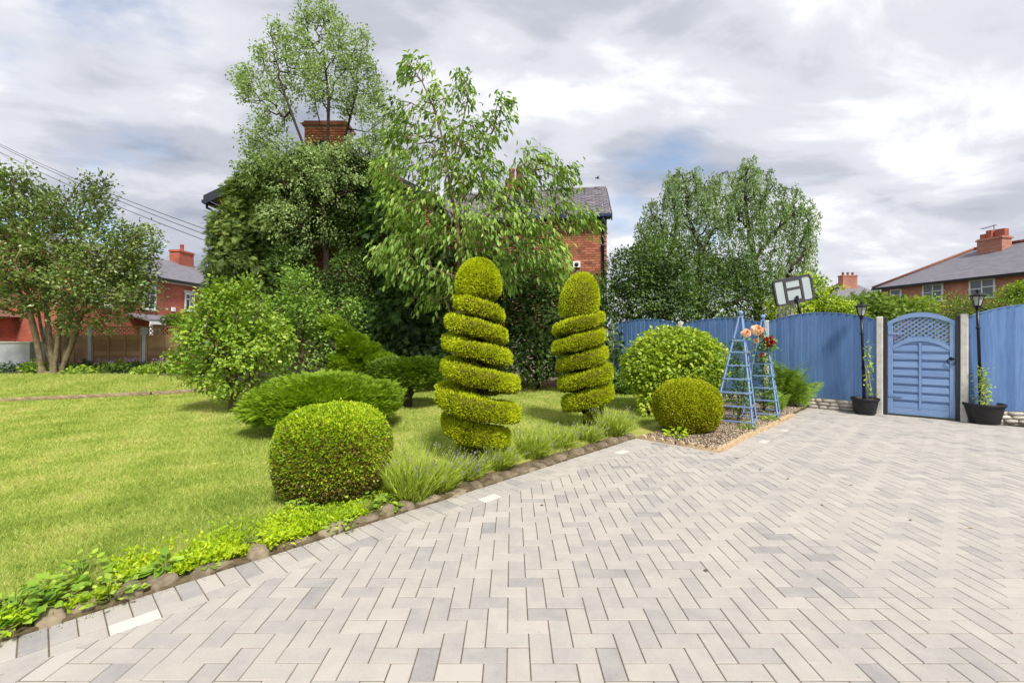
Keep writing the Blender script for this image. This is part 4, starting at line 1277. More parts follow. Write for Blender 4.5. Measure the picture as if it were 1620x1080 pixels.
for i in range(4):
    x0, x1 = tposts[i] + 0.08, tposts[i + 1] - 0.08; L = (x1 - x0) / td[0]
    y = 17.6 + (x0 - tposts[0]) * td[1] / td[0]
    t = thing('timber_fence_panel', (x0, y, 0), plabs[i], 'fence', 'timber fence panels with lattice tops', trz)
    for k in range(9):
        z = 0.06 + k * 0.15
        b = MB(); b.box((L / 2, -0.01 - 0.012 * (k % 2), z + 0.075), (L - 0.01, 0.016, 0.158), rot=Matrix.Rotation(R(5), 3, 'X'), tint=fr.random()); b.build('slat', M_timber, t)
    for x in (0.03, L / 3, 2 * L / 3, L - 0.03):
        b = MB(); b.box((x, -0.042, 0.72), (0.045, 0.02, 1.36), tint=0.7); b.build('batten', M_timber, t)
    for z in (1.425, 1.765):
        b = MB(); b.box((L / 2, 0, z), (L, 0.05, 0.04), tint=0.7); b.build('rail', M_timber, t)
    lattice(t, M_timber, 0.0, L, lambda x: 1.46, lambda x: 1.73, 0.155, 0.032, R(45), -0.012, 0.01, 60)

# ------------------------------------------------------------------ overhead cables
for i, (a, b_, da, lab) in enumerate((((-60, 196), (352, 372), 24, 'upper overhead cable running from the street to the gable house'),
                                      ((-60, 198), (352, 381), 24.5, 'middle overhead cable running from the street to the gable house'),
                                      ((-60, 208), (356, 392), 25, 'lower overhead cable running from the street to the gable house'),
                                      ((-60, 195), (110, 318), 26, 'thin overhead cable dropping behind the multi-stemmed tree'))):
    p, q = pp(a[0], a[1], da), pp(b_[0], b_[1], 14.2 if i < 3 else 22.1)
    pts = []
    for k in range(17):
        f = k / 16; v = p + (q - p) * f; v[2] -= 0.55 * 4 * f * (1 - f) * (0.5 if i < 3 else 0.2); pts.append(v - p)
    b = MB(); b.tube(pts, 0.0115 if i < 3 else 0.007, 5); o = b.build('overhead_cable', M_cable, loc=p); tag(o, lab, 'cable', 'overhead cables')
# ------------------------------------------------------------------ leaf colours
def Lm(name, *cols, gain=1.3, **k): return leaf_mat(name, [tuple(min(0.85, v * gain) for v in lin(c)) for c in cols], **k)
L_gold = Lm('golden_cypress_foliage', (84, 62, 26), (124, 134, 16), (158, 170, 20), (182, 192, 30), (202, 208, 60), gain=1.28)
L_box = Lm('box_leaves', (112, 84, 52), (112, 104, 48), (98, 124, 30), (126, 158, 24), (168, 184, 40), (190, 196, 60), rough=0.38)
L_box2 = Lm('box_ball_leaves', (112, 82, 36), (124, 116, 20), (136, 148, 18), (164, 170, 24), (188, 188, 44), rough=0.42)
L_var = Lm('variegated_leaves', (78, 104, 26), (114, 142, 36), (150, 170, 48), (184, 192, 70), rough=0.35, gain=1.2)
L_juni = Lm('juniper_foliage', (72, 94, 18), (102, 130, 26), (130, 156, 36), (158, 178, 52))
L_juni2 = Lm('dark_juniper_foliage', (52, 72, 20), (78, 102, 28), (104, 130, 36), (130, 154, 46))
L_con = Lm('cypress_foliage', (54, 66, 32), (78, 96, 44), (104, 122, 56), (132, 148, 74), gain=1.5)
L_cond = Lm('dark_cypress_foliage', (28, 44, 20), (44, 66, 26), (64, 92, 34), (100, 132, 40), gain=1.5)
L_birch = Lm('birch_leaves', (76, 94, 48), (106, 126, 68), (138, 156, 98), (172, 186, 138), trans=0.38, gain=1.55)
L_cherry = Lm('cherry_leaves', (58, 78, 36), (86, 112, 48), (116, 144, 62), (150, 174, 84), (178, 194, 114), trans=0.36, rough=0.36, gain=1.45)
L_plum = Lm('plum_leaves', (78, 104, 42), (104, 134, 50), (132, 158, 58), (162, 182, 72), (192, 202, 88), trans=0.34, rough=0.38)
L_apple = Lm('apple_leaves', (70, 94, 44), (96, 126, 54), (124, 152, 64), (154, 178, 82), trans=0.34, gain=1.55)
L_holly = Lm('holly_leaves', (56, 68, 40), (80, 96, 50), (106, 124, 62), (138, 152, 78), trans=0.3, rough=0.33, spec=0.5, gain=1.6)
L_laurel = Lm('dark_shrub_leaves', (40, 54, 28), (58, 78, 36), (80, 104, 46), (106, 130, 62), trans=0.3, rough=0.38, gain=1.6)
L_weep = Lm('weeping_leaves', (78, 100, 62), (104, 126, 78), (132, 152, 98), (162, 176, 126), trans=0.38, gain=1.45)
L_yel = Lm('yellow_green_leaves', (84, 112, 34), (120, 146, 40), (158, 176, 56), (188, 196, 84), trans=0.32)
L_hedge = Lm('hedge_leaves', (52, 72, 28), (80, 104, 34), (112, 136, 42), (146, 164, 56))
L_grass = Lm('grass_blades', (122, 142, 60), (144, 162, 74), (166, 178, 90), (188, 190, 116), (186, 174, 126), trans=0.38, rough=0.6)
L_lav = Lm('lavender_stems', (104, 124, 44), (132, 150, 48), (152, 168, 58), (172, 182, 92), trans=0.2, rough=0.6)
L_lavf = Lm('lavender_flowers', (116, 112, 112), (136, 132, 132), (154, 148, 154))
L_weed = Lm('broad_weed_leaves', (82, 116, 40), (110, 144, 46), (142, 168, 56), (176, 192, 74), trans=0.3, rough=0.45)
L_cover = Lm('ground_cover_leaves', (104, 140, 20), (136, 164, 24), (164, 184, 32), (190, 196, 50), trans=0.3)
L_fern = Lm('fern_fronds', (84, 112, 40), (110, 140, 50), (138, 164, 66), (168, 186, 92), trans=0.34)
L_rose = Lm('rose_leaves', (48, 84, 40), (74, 112, 50), (104, 142, 62), (140, 168, 76))
L_peach = Lm('peach_petals', (220, 140, 96), (236, 184, 144), (242, 212, 182), (245, 228, 208), trans=0.25, gain=1.0)
L_red = Lm('red_petals', (112, 10, 24), (156, 14, 32), (188, 24, 44), gain=1.0)
L_purple = Lm('purple_petals', (134, 104, 176), (164, 134, 200), (190, 160, 214), (202, 120, 180))
L_core = surf('inner_twigs', [lin((54, 40, 22)), lin((84, 66, 32)), lin((96, 96, 32))], 20, rough=0.95)


def crown_targets(blobs, g):
    """blobs: pixel x, y, radii in pixels, depth, depth radius, number"""
    P = []
    for (x, y, rx, ry, d, rd, n) in blobs:
        P.append(ell_pts(pp(x, y, d), (rx * d / F, rd, ry * d / F), n, g, 0.15))
    return np.concatenate(P)


def tree(name, label, cat, base, stems, blobs, leafmat, barkmat, seed, tpl=RHOMB, per=14, size=(0.05, 0.08), spread=0.16, r_base=0.1, r_tip=0.005, droop=0.3, bf=0.3, group=None, skip=2, tint0=0.5, tvar=0.2, power=0.5, singles=0, crown_name='crown', outw=0.5):
    g = np.random.default_rng(seed)
    T = crown_targets(blobs, g)
    base = np.asarray(base, float)
    pos, par, ns = grow(stems, T, bf)
    t = thing(name, base, label, cat, group)
    V, Fc, rad, cnt = wood(pos, par, r_tip, r_base, power)
    link('trunk', np_mesh('trunk', V - base, Fc, barkmat, np.full(len(V), 0.5), True), t)
    idx = np.array([i for i in range(ns, len(pos)) if cnt[i] <= 14])
    tip = cnt[idx] <= 3
    reps = np.where(tip, per, max(2, per // 3))
    src = np.repeat(idx, reps)
    dirb = norm(pos[src] - pos[par[src]])
    along = g.uniform(-0.5, 1.0, len(src))[:, None] * spread * 0.9
    P = pos[src] + dirb * along + g.normal(size=(len(src), 3)) * spread * 0.5
    c = P.mean(0)
    out = norm((P - c) * np.array((1, 1, 0.4)))
    yd = norm(dirb * 0.4 + out * outw + rdir(len(P), g) * 0.7 + np.array((0, 0, -1.0)) * droop)
    nr = norm(np.array((0, 0, 1.0)) * 0.8 + rdir(len(P), g) * 0.7 + out * 0.3)
    sz = g.uniform(size[0], size[1], len(P))
    tn = tint0 + tvar * wav(P, 2.2, seed) + g.normal(size=len(P)) * 0.17
    if singles:
        score = -P[:, 1] + g.uniform(0, 0.5, len(P))
        o = np.argsort(-score); o = o[: singles]; m = np.ones(len(P), bool); m[o] = False
        cr = foliage(crown_name, inst(tpl, P[m], yd[m], nr[m], sz[m], tn[m]), leafmat, t, base)
        y = norm(yd); x = norm(np.cross(y, nr)); z = np.cross(x, y)
        bank = {}
        for i in o:
            k = int(np.clip(tn[i], 0, 0.99) * 8)
            if k not in bank: bank[k] = np_mesh('leaf', tpl[0], tpl[1], leafmat, np.full(len(tpl[0]), (k + .5) / 8))
            lo = link('leaf', bank[k], cr)
            mt = Matrix(((x[i][0], y[i][0], z[i][0]), (x[i][1], y[i][1], z[i][1]), (x[i][2], y[i][2], z[i][2]))) * sz[i]
            lo.matrix_basis = Matrix.Translation(Vector(P[i] - base)) @ mt.to_4x4()
    else:
        foliage(crown_name, inst(tpl, P, yd, nr, sz, tn), leafmat, t, base)
    return t, pos, par, cnt, ns


# ------------------------------------------------------------------ background trees
# birch: several stems, airy crown
d = 12.2
bb = np.array((pp(514, 500, d)[0], d, 0))
tree('birch_tree', 'tall airy birch with silvery leaves in front of the brick gable', 'tree', bb,
     [[bb, pp(516, 460, d), pp(516, 400, d), pp(512, 330, d), pp(518, 250, d), pp(520, 160, d), pp(512, 80, d)],
      [pp(512, 330, d), pp(492, 260, d - .3), pp(465, 190, d - .4), pp(440, 120, d - .3)],
      [pp(516, 300, d), pp(545, 220, d + .2), pp(566, 140, d + .2)],
      [pp(517, 240, d), pp(500, 170, d + .5), pp(490, 90, d + .5)]],
     [(490, 38, 16, 44, d, .4, 46), (514, 34, 16, 38, d + .3, .4, 40), (440, 78, 17, 44, d, .4, 50), (414, 92, 12, 26, d + .2, .3, 20), (390, 122, 20, 14, d, .3, 22), (402, 150, 24, 22, d, .4, 28), (470, 92, 18, 54, d + .3, .5, 60), (500, 110, 24, 50, d, .5, 70), (540, 80, 20, 50, d, .5, 60), (572, 92, 17, 44, d, .4, 50), (592, 140, 15, 36, d + .2, .4, 36), (556, 140, 26, 46, d, .6, 76), (440, 150, 26, 36, d, .5, 56),
      (590, 196, 22, 46, d, .6, 60), (432, 196, 28, 22, d, .5, 36), (520, 160, 40, 18, d, .8, 36), (412, 232, 24, 36, d - .4, 0.5, 46), (440, 262, 26, 26, d - .6, .5, 44), (392, 268, 18, 20, d - .6, .4, 26), (468, 285, 64, 50, d - .3, 0.8, 110), (550, 285, 64, 54, d - .2, 1.0, 110), (600, 260, 40, 60, d, 0.8, 70), (480, 360, 50, 40, d - .4, 0.8, 40), (450, 330, 36, 44, d - .6, .6, 36), (505, 244, 50, 13, d - .5, .4, 44), (465, 240, 34, 14, d - .4, .4, 30), (566, 236, 34, 16, d - .4, .4, 34)],
     L_birch, M_bark_dark, 31, RHOMB, 30, (0.05, 0.09), 0.16, 0.085, 0.004, 0.45, 0.25, tvar=0.15)

# cherry: open crown of long hanging leaves
d = 10.2
cb = np.array((pp(727, 560, d)[0], d, 0))
tree('cherry_tree', 'cherry tree with long drooping bright green leaves behind the big spiral topiary', 'tree', cb,
     [[cb, pp(727, 500, d), pp(727, 420, d), pp(723, 350, d), pp(712, 300, d), pp(705, 240, d), pp(690, 180, d), pp(668, 130, d), pp(648, 100, d)],
      [pp(724, 380, d), pp(760, 352, d - .4), pp(800, 315, d - .5), pp(845, 270, d - .5), pp(880, 262, d - .5)],
      [pp(712, 295, d), pp(722, 230, d), pp(740, 160, d), pp(738, 130, d)],
      [pp(722, 330, d), pp(760, 260, d + .3), pp(785, 190, d + .2), pp(795, 165, d + .2)],
      [pp(725, 370, d), pp(690, 345, d - .5), pp(640, 330, d - .7)], [pp(727, 400, d), pp(790, 390, d - .6), pp(850, 375, d - .8), pp(930, 345, d - .7)]],
     [(655, 112, 26, 22, d, .3, 26), (640, 175, 32, 26, d, .4, 24), (690, 165, 26, 32, d, .4, 26), (735, 140, 18, 26, d, .3, 22), (788, 180, 22, 34, d, .3, 30), (700, 220, 60, 26, d, .7, 60), (640, 215, 36, 26, d, .5, 40), (760, 225, 30, 30, d, .5, 34),
      (625, 270, 34, 30, d - .3, .5, 44), (690, 280, 60, 40, d, .9, 84), (760, 280, 50, 34, d, .7, 60), (845, 270, 30, 44, d - .5, .4, 56), (890, 285, 24, 34, d - .5, .3, 40), (800, 305, 50, 30, d - .3, .6, 60), (650, 330, 50, 36, d - .5, .7, 66), (720, 345, 60, 34, d - .5, .8, 64),
      (800, 360, 60, 36, d - .6, .7, 74), (870, 340, 50, 26, d - .6, .5, 52), (925, 350, 22, 18, d - .7, .3, 22), (660, 390, 50, 34, d - .6, .7, 56), (760, 400, 40, 28, d - .3, .6, 44), (850, 400, 50, 34, d - .6, .6, 76), (660, 430, 46, 24, d - .5, .6, 50), (872, 425, 28, 24, d - .6, .4, 30), (800, 430, 44, 28, d - .3, .5, 56), (620, 400, 30, 30, d - .5, .5, 40), (730, 440, 40, 24, d - .1, .5, 36), (700, 470, 50, 30, d + .3, .5, 40)],
     L_cherry, M_cherry_bark, 44, LONG, 9, (0.11, 0.175), 0.14, 0.075, 0.006, 1.25, 0.3, tvar=0.12, tint0=0.48, singles=300, outw=0.6)

# multi-stem tree far left
d = 16.6
hb_ = np.array((pp(85, 580, d)[0], d, 0))
stems = []
for dx, tx, ty, dd in ((-22, -10, 420, -.3), (-6, 40, 380, .2), (6, 80, 360, -.2), (16, 130, 390, .3), (26, 170, 430, -.2), (-14, 20, 430, .5)):
    b0 = np.array((pp(85 + dx * .55, 580, d)[0], d + dd * .4, 0.0)); stems.append([b0, pp(85 + dx * 1.3, 530, d + dd * .6), pp(85 + dx * 1.9, 480, d + dd), pp((85 + dx * 2 + tx) / 2, (470 + ty) / 2, d + dd), pp(tx, ty, d + dd)])
tree('multi_stemmed_tree', 'broad multi-stemmed tree with pale trunks in front of the timber fence', 'tree', hb_, stems,
     [(10, 330, 50, 60, d, 1.4, 150), (60, 370, 60, 60, d, 1.6, 170), (0, 410, 60, 60, d, 1.6, 130), (120, 340, 50, 40, d, 1.2, 100), (95, 430, 70, 50, d, 1.8, 150), (170, 410, 50, 44, d, 1.3, 110), (215, 385, 40, 30, d, .7, 60), (150, 460, 60, 34, d - .4, 1.4, 100), (40, 465, 60, 34, d - .4, 1.4, 80), (210, 430, 30, 40, d, .7, 50), (20, 290, 24, 24, d, .7, 26), (150, 300, 18, 26, d, .4, 20), (205, 470, 34, 26, d - .5, .7, 40), (130, 500, 60, 24, d - .3, .9, 40)],
     L_holly, M_bark_pale, 53, RHOMB, 26, (0.09, 0.16), 0.27, 0.16, 0.01, 0.1, 0.3, tvar=0.22, power=0.42)

# plum bush and apple bush
d = 8.45
pb = gp(366, 652)
tree('plum_bush', 'bushy young plum tree with fresh green leaves and a short trunk on the lawn', 'bush', pb,
     [[pb, pb + (0.02, 0, .22), pp(362, 600, d), pp(352, 540, d), pp(350, 470, d)], [pp(364, 622, d), pp(385, 560, d - .2), pp(405, 500, d - .2)], [pp(364, 618, d), pp(330, 560, d + .2), pp(310, 500, d + .2)]],
     [(352, 490, 30, 34, d, .5, 70), (322, 518, 24, 30, d, .5, 56), (390, 500, 34, 40, d, .5, 70), (350, 540, 60, 40, d, .8, 130), (400, 560, 50, 40, d, .7, 90), (320, 575, 36, 34, d, .6, 60), (370, 600, 46, 34, d, .6, 80), (348, 458, 10, 14, d, .2, 14), (392, 458, 8, 20, d, .2, 16), (372, 470, 6, 20, d, .15, 10), (300, 560, 16, 26, d, .4, 24), (430, 540, 30, 40, d, .5, 50)],
     L_plum, M_bark, 61, OVAL, 19, (0.055, 0.09), 0.12, 0.06, 0.004, 0.25, 0.3, tvar=0.14, tint0=0.46)
d = 10.0
ab_ = np.array((pp(480, 610, d)[0], d, 0))
tree('apple_bush', 'grey-green apple tree behind the flat juniper and beside the plum bush', 'bush', ab_,
     [[ab_, pp(480, 580, d), pp(478, 530, d), pp(470, 470, d)], [pp(480, 575, d), pp(510, 530, d), pp(525, 490, d)], [pp(480, 570, d), pp(450, 530, d), pp(440, 490, d)]],
     [(470, 450, 24, 34, d, .4, 50), (440, 500, 32, 34, d, .5, 70), (490, 500, 40, 40, d, .6, 90), (530, 520, 36, 36, d, .5, 70), (470, 560, 46, 34, d, .7, 90), (530, 565, 34, 26, d, .5, 50), (555, 490, 18, 20, d, .3, 24), (425, 560, 24, 30, d, .5, 40)],
     L_apple, M_bark, 67, OVAL, 16, (0.05, 0.09), 0.13, 0.06, 0.004, 0.2, 0.3, tvar=0.2)

# weeping pair behind the blue fence
def weeping(name, label, base, stems, blobs, seed, n_str, lmat):
    g = np.random.default_rng(seed); T = crown_targets(blobs, g)
    pos, par, ns = grow(stems, T, 0.3); t = thing(name, base, label, 'tree')
    V, Fc, rad, cnt = wood(pos, par, 0.006, 0.13, 0.5)
    link('trunk', np_mesh('trunk', V - base, Fc, M_bark_dark, np.full(len(V), .5), True), t)
    idx = np.array([i for i in range(ns, len(pos)) if cnt[i] <= 10]); P = []; Y = []
    src = idx[g.integers(0, len(idx), n_str)]; ln = g.uniform(0.3, 1.15, n_str); off = g.normal(size=(n_str, 3)) * 0.14
    per = 17
    for k in range(per):
        f = (k + g.uniform(0, 1, n_str)) / per
        o = off * (0.4 + f[:, None]); p = pos[src] + o; p[:, 2] += 0.10 * np.sin(f * 3.1) - ln * f ** 1.25
        P.append(p + g.normal(size=(n_str, 3)) * 0.025); Y.append(norm(rdir(n_str, g) * 0.7 + np.array((0, 0, -0.9))))
    P = np.concatenate(P); Y = np.concatenate(Y)
    tn = 0.5 + 0.2 * wav(P, 1.6, seed) + g.normal(size=len(P)) * 0.16
    foliage('crown', inst(RHOMB, P, Y, rdir(len(P), g), g.uniform(0.06, 0.115, len(P)) [:, None] * np.array((0.8, 1, 1)), tn), lmat, t, base)


d = 15.5
w1 = np.array((pp(1100, 560, d)[0], d, 0)); w2 = np.array((pp(1200, 560, d - .5)[0], d - .5, 0))
weeping('weeping_tree', 'grey-green weeping tree with rounded crown behind the blue fence beside ivy', w1,
        [[w1, pp(1105, 440, d), pp(1110, 400, d), pp(1088, 340, d), pp(1085, 290, d)], [pp(1110, 400, d), pp(1135, 350, d), pp(1130, 300, d)], [pp(1106, 420, d), pp(1060, 370, d), pp(1030, 340, d)]],
        [(1090, 295, 50, 26, d, 1.0, 70), (1050, 345, 40, 40, d, 1.0, 60), (1110, 350, 46, 50, d, 1.1, 70), (1085, 400, 60, 40, d, 1.1, 50), (1030, 370, 24, 26, d, .6, 20), (1140, 300, 26, 30, d, .6, 26), (1060, 420, 50, 30, d - .4, .8, 40), (1130, 420, 40, 30, d - .4, .8, 36), (1070, 275, 14, 12, d, .3, 10)], 71, 1150, L_weep)
weeping('weeping_tree', 'grey-green weeping tree with dark forked trunk behind the basketball backboard', w2,
        [[w2, pp(1198, 450, d - .5), pp(1192, 400, d - .5), pp(1180, 330, d - .5), pp(1178, 280, d - .5)], [pp(1195, 410, d - .5), pp(1222, 370, d - .5), pp(1255, 340, d - .5)], [pp(1186, 360, d - .5), pp(1210, 310, d - .5), pp(1230, 300, d - .5)]],
        [(1185, 285, 30, 28, d - .5, .8, 44), (1230, 315, 40, 30, d - .5, .9, 60), (1262, 345, 28, 34, d - .5, .7, 44), (1200, 350, 46, 40, d - .5, .9, 44), (1265, 400, 26, 40, d - .5, .7, 40), (1160, 330, 24, 40, d - .5, .7, 30), (1200, 410, 40, 40, d - 1.0, .5, 46), (1240, 440, 36, 26, d - .8, .5, 30), (1182, 258, 12, 12, d - .5, .3, 12), (1215, 280, 14, 12, d - .5, .3, 12)], 72, 950, L_weep)


def leafy_mass(name, label, cat, base, blobs, lmat, seed, tpl, n, size, group=None, bark=None, droop=0.2, tint0=0.45, tvar=0.22, kind=None, core=True, rag=0.16):
    """dense shrub: stems to every blob and leaves over and inside the blobs"""
    g = np.random.default_rng(seed); base = np.asarray(base, float)
    t = thing(name, base, label, cat, group)
    T = crown_targets([(x, y, rx * .75, ry * .75, d_, rd * .75, 10) for (x, y, rx, ry, d_, rd) in blobs], g)
    pos, par, ns = grow([[base, base + np.array((0, 0, 0.3))]], T, 0.35)
    V, Fc, rad, cnt = wood(pos, par, 0.006, 0.07, 0.5, 5)
    link('stems', np_mesh('stems', V - base, Fc, bark or M_bark_dark, np.full(len(V), .5), True), t)
    tot = sum(rx * ry * d_ ** 2 for (x, y, rx, ry, d_, rd) in blobs)
    P = []; O = []
    for (x, y, rx, ry, d_, rd) in blobs:
        m = int(n * rx * ry * d_ ** 2 / tot); c = pp(x, y, d_); r = np.array((rx * d_ / F, rd, ry * d_ / F))
        dd = rdir(m, g); rr = np.where(g.uniform(0, 1, m) < 0.72, g.uniform(0.82, 1.08, m), g.uniform(0.3, 0.9, m))
        rr = rr * (1 + rag * wav(dd, 3.0, seed + int(x)))
        p = c + dd * rr[:, None] * r; P.append(p); O.append(norm(dd / r))
    P = np.concatenate(P); O = np.concatenate(O)
    k = P[:, 2] > 0.02; P, O = P[k], O[k]
    yd = norm(O * 0.7 + rdir(len(P), g) * 0.75 + np.array((0, 0, -droop)))
    nr = norm(O * 0.7 + np.array((0, 0, 0.6)) + rdir(len(P), g) * 0.5)
    tn = tint0 + tvar * wav(P, 2.5, seed) + g.normal(size=len(P)) * 0.17
    sz = g.uniform(size[0], size[1], len(P))
    if isinstance(tpl, list):
        parts = []
        for i, tp in enumerate(tpl):
            s_ = np.arange(len(P)) % len(tpl) == i
            parts.append(inst(tp, P[s_], yd[s_], nr[s_], sz[s_], tn[s_]))
        data = merge(parts)
    else: data = inst(tpl, P, yd, nr, sz, tn)
    foliage('foliage', data, lmat, t, base)
    return t


def at(x, d): return np.array((pp(x, 531, d)[0], d, 0))


leafy_mass('cypress_tree', 'feathery mid-green cypress hiding the corner of the brick gable', 'tree', at(400, 12.4),
           [(388, 320, 26, 40, 12.4, .5), (382, 370, 34, 44, 12.4, .8), (384, 430, 44, 46, 12.4, 1.0), (400, 490, 56, 50, 12.4, 1.1), (430, 300, 40, 42, 12.6, .7), (440, 360, 44, 50, 12.6, .8)], L_con, 81, FANS, 17000, (0.14, 0.26), droop=0.5)
leafy_mass('holly_shrub', 'dark glossy evergreen shrub below the birch beside the apple tree', 'shrub', at(500, 11.6),
           [(470, 372, 36, 38, 12.5, .5), (556, 366, 44, 48, 12.5, .5), (590, 330, 30, 40, 12.6, .4), (460, 430, 34, 40, 11.8, .6), (500, 480, 50, 50, 11.6, .8), (560, 440, 46, 44, 11.8, .7), (570, 500, 50, 50, 11.6, .8), (440, 510, 40, 50, 11.8, .7), (600, 410, 30, 34, 11.8, .6)], L_laurel, 82, RHOMB, 22000, (0.06, 0.1))
leafy_mass('dark_cypress_tree', 'very dark cypress with lighter tips standing between birch and cherry', 'tree', at(640, 11.8),
           [(620, 360, 40, 50, 12.0, .7), (650, 440, 54, 60, 11.8, .9), (630, 510, 60, 56, 11.6, 1.0), (690, 500, 46, 60, 11.8, .9), (690, 420, 40, 50, 12.0, .7), (650, 560, 60, 40, 11.5, .9), (600, 300, 30, 50, 12.4, .6), (524, 310, 40, 56, 12.9, .3), (472, 305, 40, 50, 12.9, .3), (556, 275, 34, 34, 12.95, .25), (720, 460, 40, 50, 12.2, .6), (760, 440, 40, 60, 12.4, .6)], L_cond, 83, FANS, 20000, (0.14, 0.26), droop=0.6, tint0=0.38, tvar=0.25)
leafy_mass('golden_cypress_shrub', 'yellow-green cypress spire between the birch and the cherry', 'shrub', at(640, 11.2),
           [(640, 345, 26, 24, 11.2, .35), (655, 375, 26, 24, 11.2, .4)], L_yel, 84, FANS, 1200, (0.1, 0.18), droop=0.3)
leafy_mass('laurel_shrub', 'tall dense dark green shrub between the two spiral topiaries', 'shrub', at(850, 11.8),
           [(800, 480, 46, 50, 12.0, .7), (850, 500, 56, 60, 11.8, .8), (900, 480, 46, 50, 12.0, .7), (830, 560, 56, 46, 11.6, .8), (900, 560, 50, 46, 11.7, .8), (950, 540, 36, 50, 11.9, .6), (850, 440, 40, 34, 12.1, .6), (810, 420, 40, 40, 12.3, .6), (945, 470, 26, 34, 12.2, .5), (770, 540, 40, 56, 11.8, .7)], L_laurel, 85, OVAL, 17000, (0.07, 0.13), tint0=0.42)
leafy_mass('evergreen_shrub', 'dark round-topped evergreen behind the first blue fence panel', 'shrub', at(1010, 13.6),
           [(1000, 430, 40, 40, 13.6, .8), (1040, 410, 40, 34, 13.6, .8), (1010, 480, 50, 40, 13.6, .8), (1060, 470, 40, 50, 13.6, .8)], L_laurel, 86, RHOMB, 13000, (0.07, 0.12), tint0=0.5)
leafy_mass('ivy_clad_shrub', 'ivy covered dark shrub mass under the weeping trees', 'shrub', at(1130, 13.8),
           [(1150, 425, 34, 36, 14.2, .6), (1190, 440, 30, 40, 14.0, .6), (1110, 450, 40, 50, 14, .8), (1150, 470, 44, 44, 13.8, .8), (1190, 480, 40, 40, 13.6, .8), (1100, 490, 46, 36, 13.8, .8), (1230, 480, 36, 34, 13.4, .7)], L_laurel, 87, RHOMB, 13000, (0.06, 0.1), tint0=0.55, tvar=0.26)
leafy_mass('yellow_shrub', 'loose yellow-green shrub behind the basketball backboard', 'shrub', at(1290, 12.4),
           [(1268, 470, 32, 30, 12.4, .6), (1298, 482, 30, 20, 12.4, .6), (1276, 446, 24, 12, 12.4, .5), (1250, 490, 34, 26, 12.2, .6), (1330, 492, 30, 16, 12.2, .6), (1318, 456, 16, 3, 12.4, .3)], L_yel, 88, OVAL, 8000, (0.05, 0.09), tint0=0.55)
leafy_mass('conifer_hedge', 'rounded green conifer shrub behind the hinge side of the gate', 'hedge', at(1400, 12.6),
           [(1370, 484, 34, 22, 12.6, .6), (1410, 488, 40, 16, 12.6, .6), (1375, 500, 40, 30, 12.4, .6), (1440, 486, 34, 16, 12.8, .6)], L_hedge, 89, FANS, 4000, (0.09, 0.17), droop=0.2, tint0=0.6)
leafy_mass('clipped_hedge', 'long clipped hedge behind the gate and the right lamp post', 'hedge', at(1540, 12.6),
           [(1495, 494, 44, 28, 12.8, .7), (1550, 496, 50, 28, 12.4, .7), (1610, 498, 50, 28, 11.8, .7), (1670, 496, 50, 34, 11.2, .7), (1490, 540, 60, 40, 12.6, .7), (1580, 540, 60, 40, 12.2, .7)], L_hedge, 90, RHOMB, 16000, (0.04, 0.075), droop=0.0, tint0=0.5)
leafy_mass('pale_shrub', 'pale leafed shrub rising above the hedge in front of the semi', 'shrub', at(1605, 13.2),
           [(1610, 464, 22, 14, 13.2, .5), (1640, 458, 30, 20, 13.0, .5)], L_yel, 93, OVAL, 2200, (0.05, 0.09))
leafy_mass('street_shrub', 'bright yellow-green bush behind the timber fence under the terrace', 'shrub', at(285, 19.5),
           [(283, 506, 22, 9, 19.5, .6), (300, 512, 18, 9, 19.5, .6)], L_yel, 94, RHOMB, 1800, (0.08, 0.14))
leafy_mass('laurel_shrub', 'low leafy shrub at the foot of the first blue fence panel', 'shrub', at(985, 11.0),
           [(990, 604, 24, 14, 11.0, .4), (965, 600, 18, 16, 11.2, .4)], L_laurel, 95, OVAL, 1500, (0.07, 0.12), tint0=0.6)

# ------------------------------------------------------------------ clipped topiary
def superell(n, r, e, g, zmin=-1.0):
    d = rdir(n, g); q = (np.abs(d) ** e).sum(1) ** (1 / e); p = d / q[:, None]
    nn = norm(np.sign(p) * np.abs(p) ** (e - 1) / np.asarray(r))
    k = p[:, 2] > zmin
    return p[k] * np.asarray(r), nn[k]


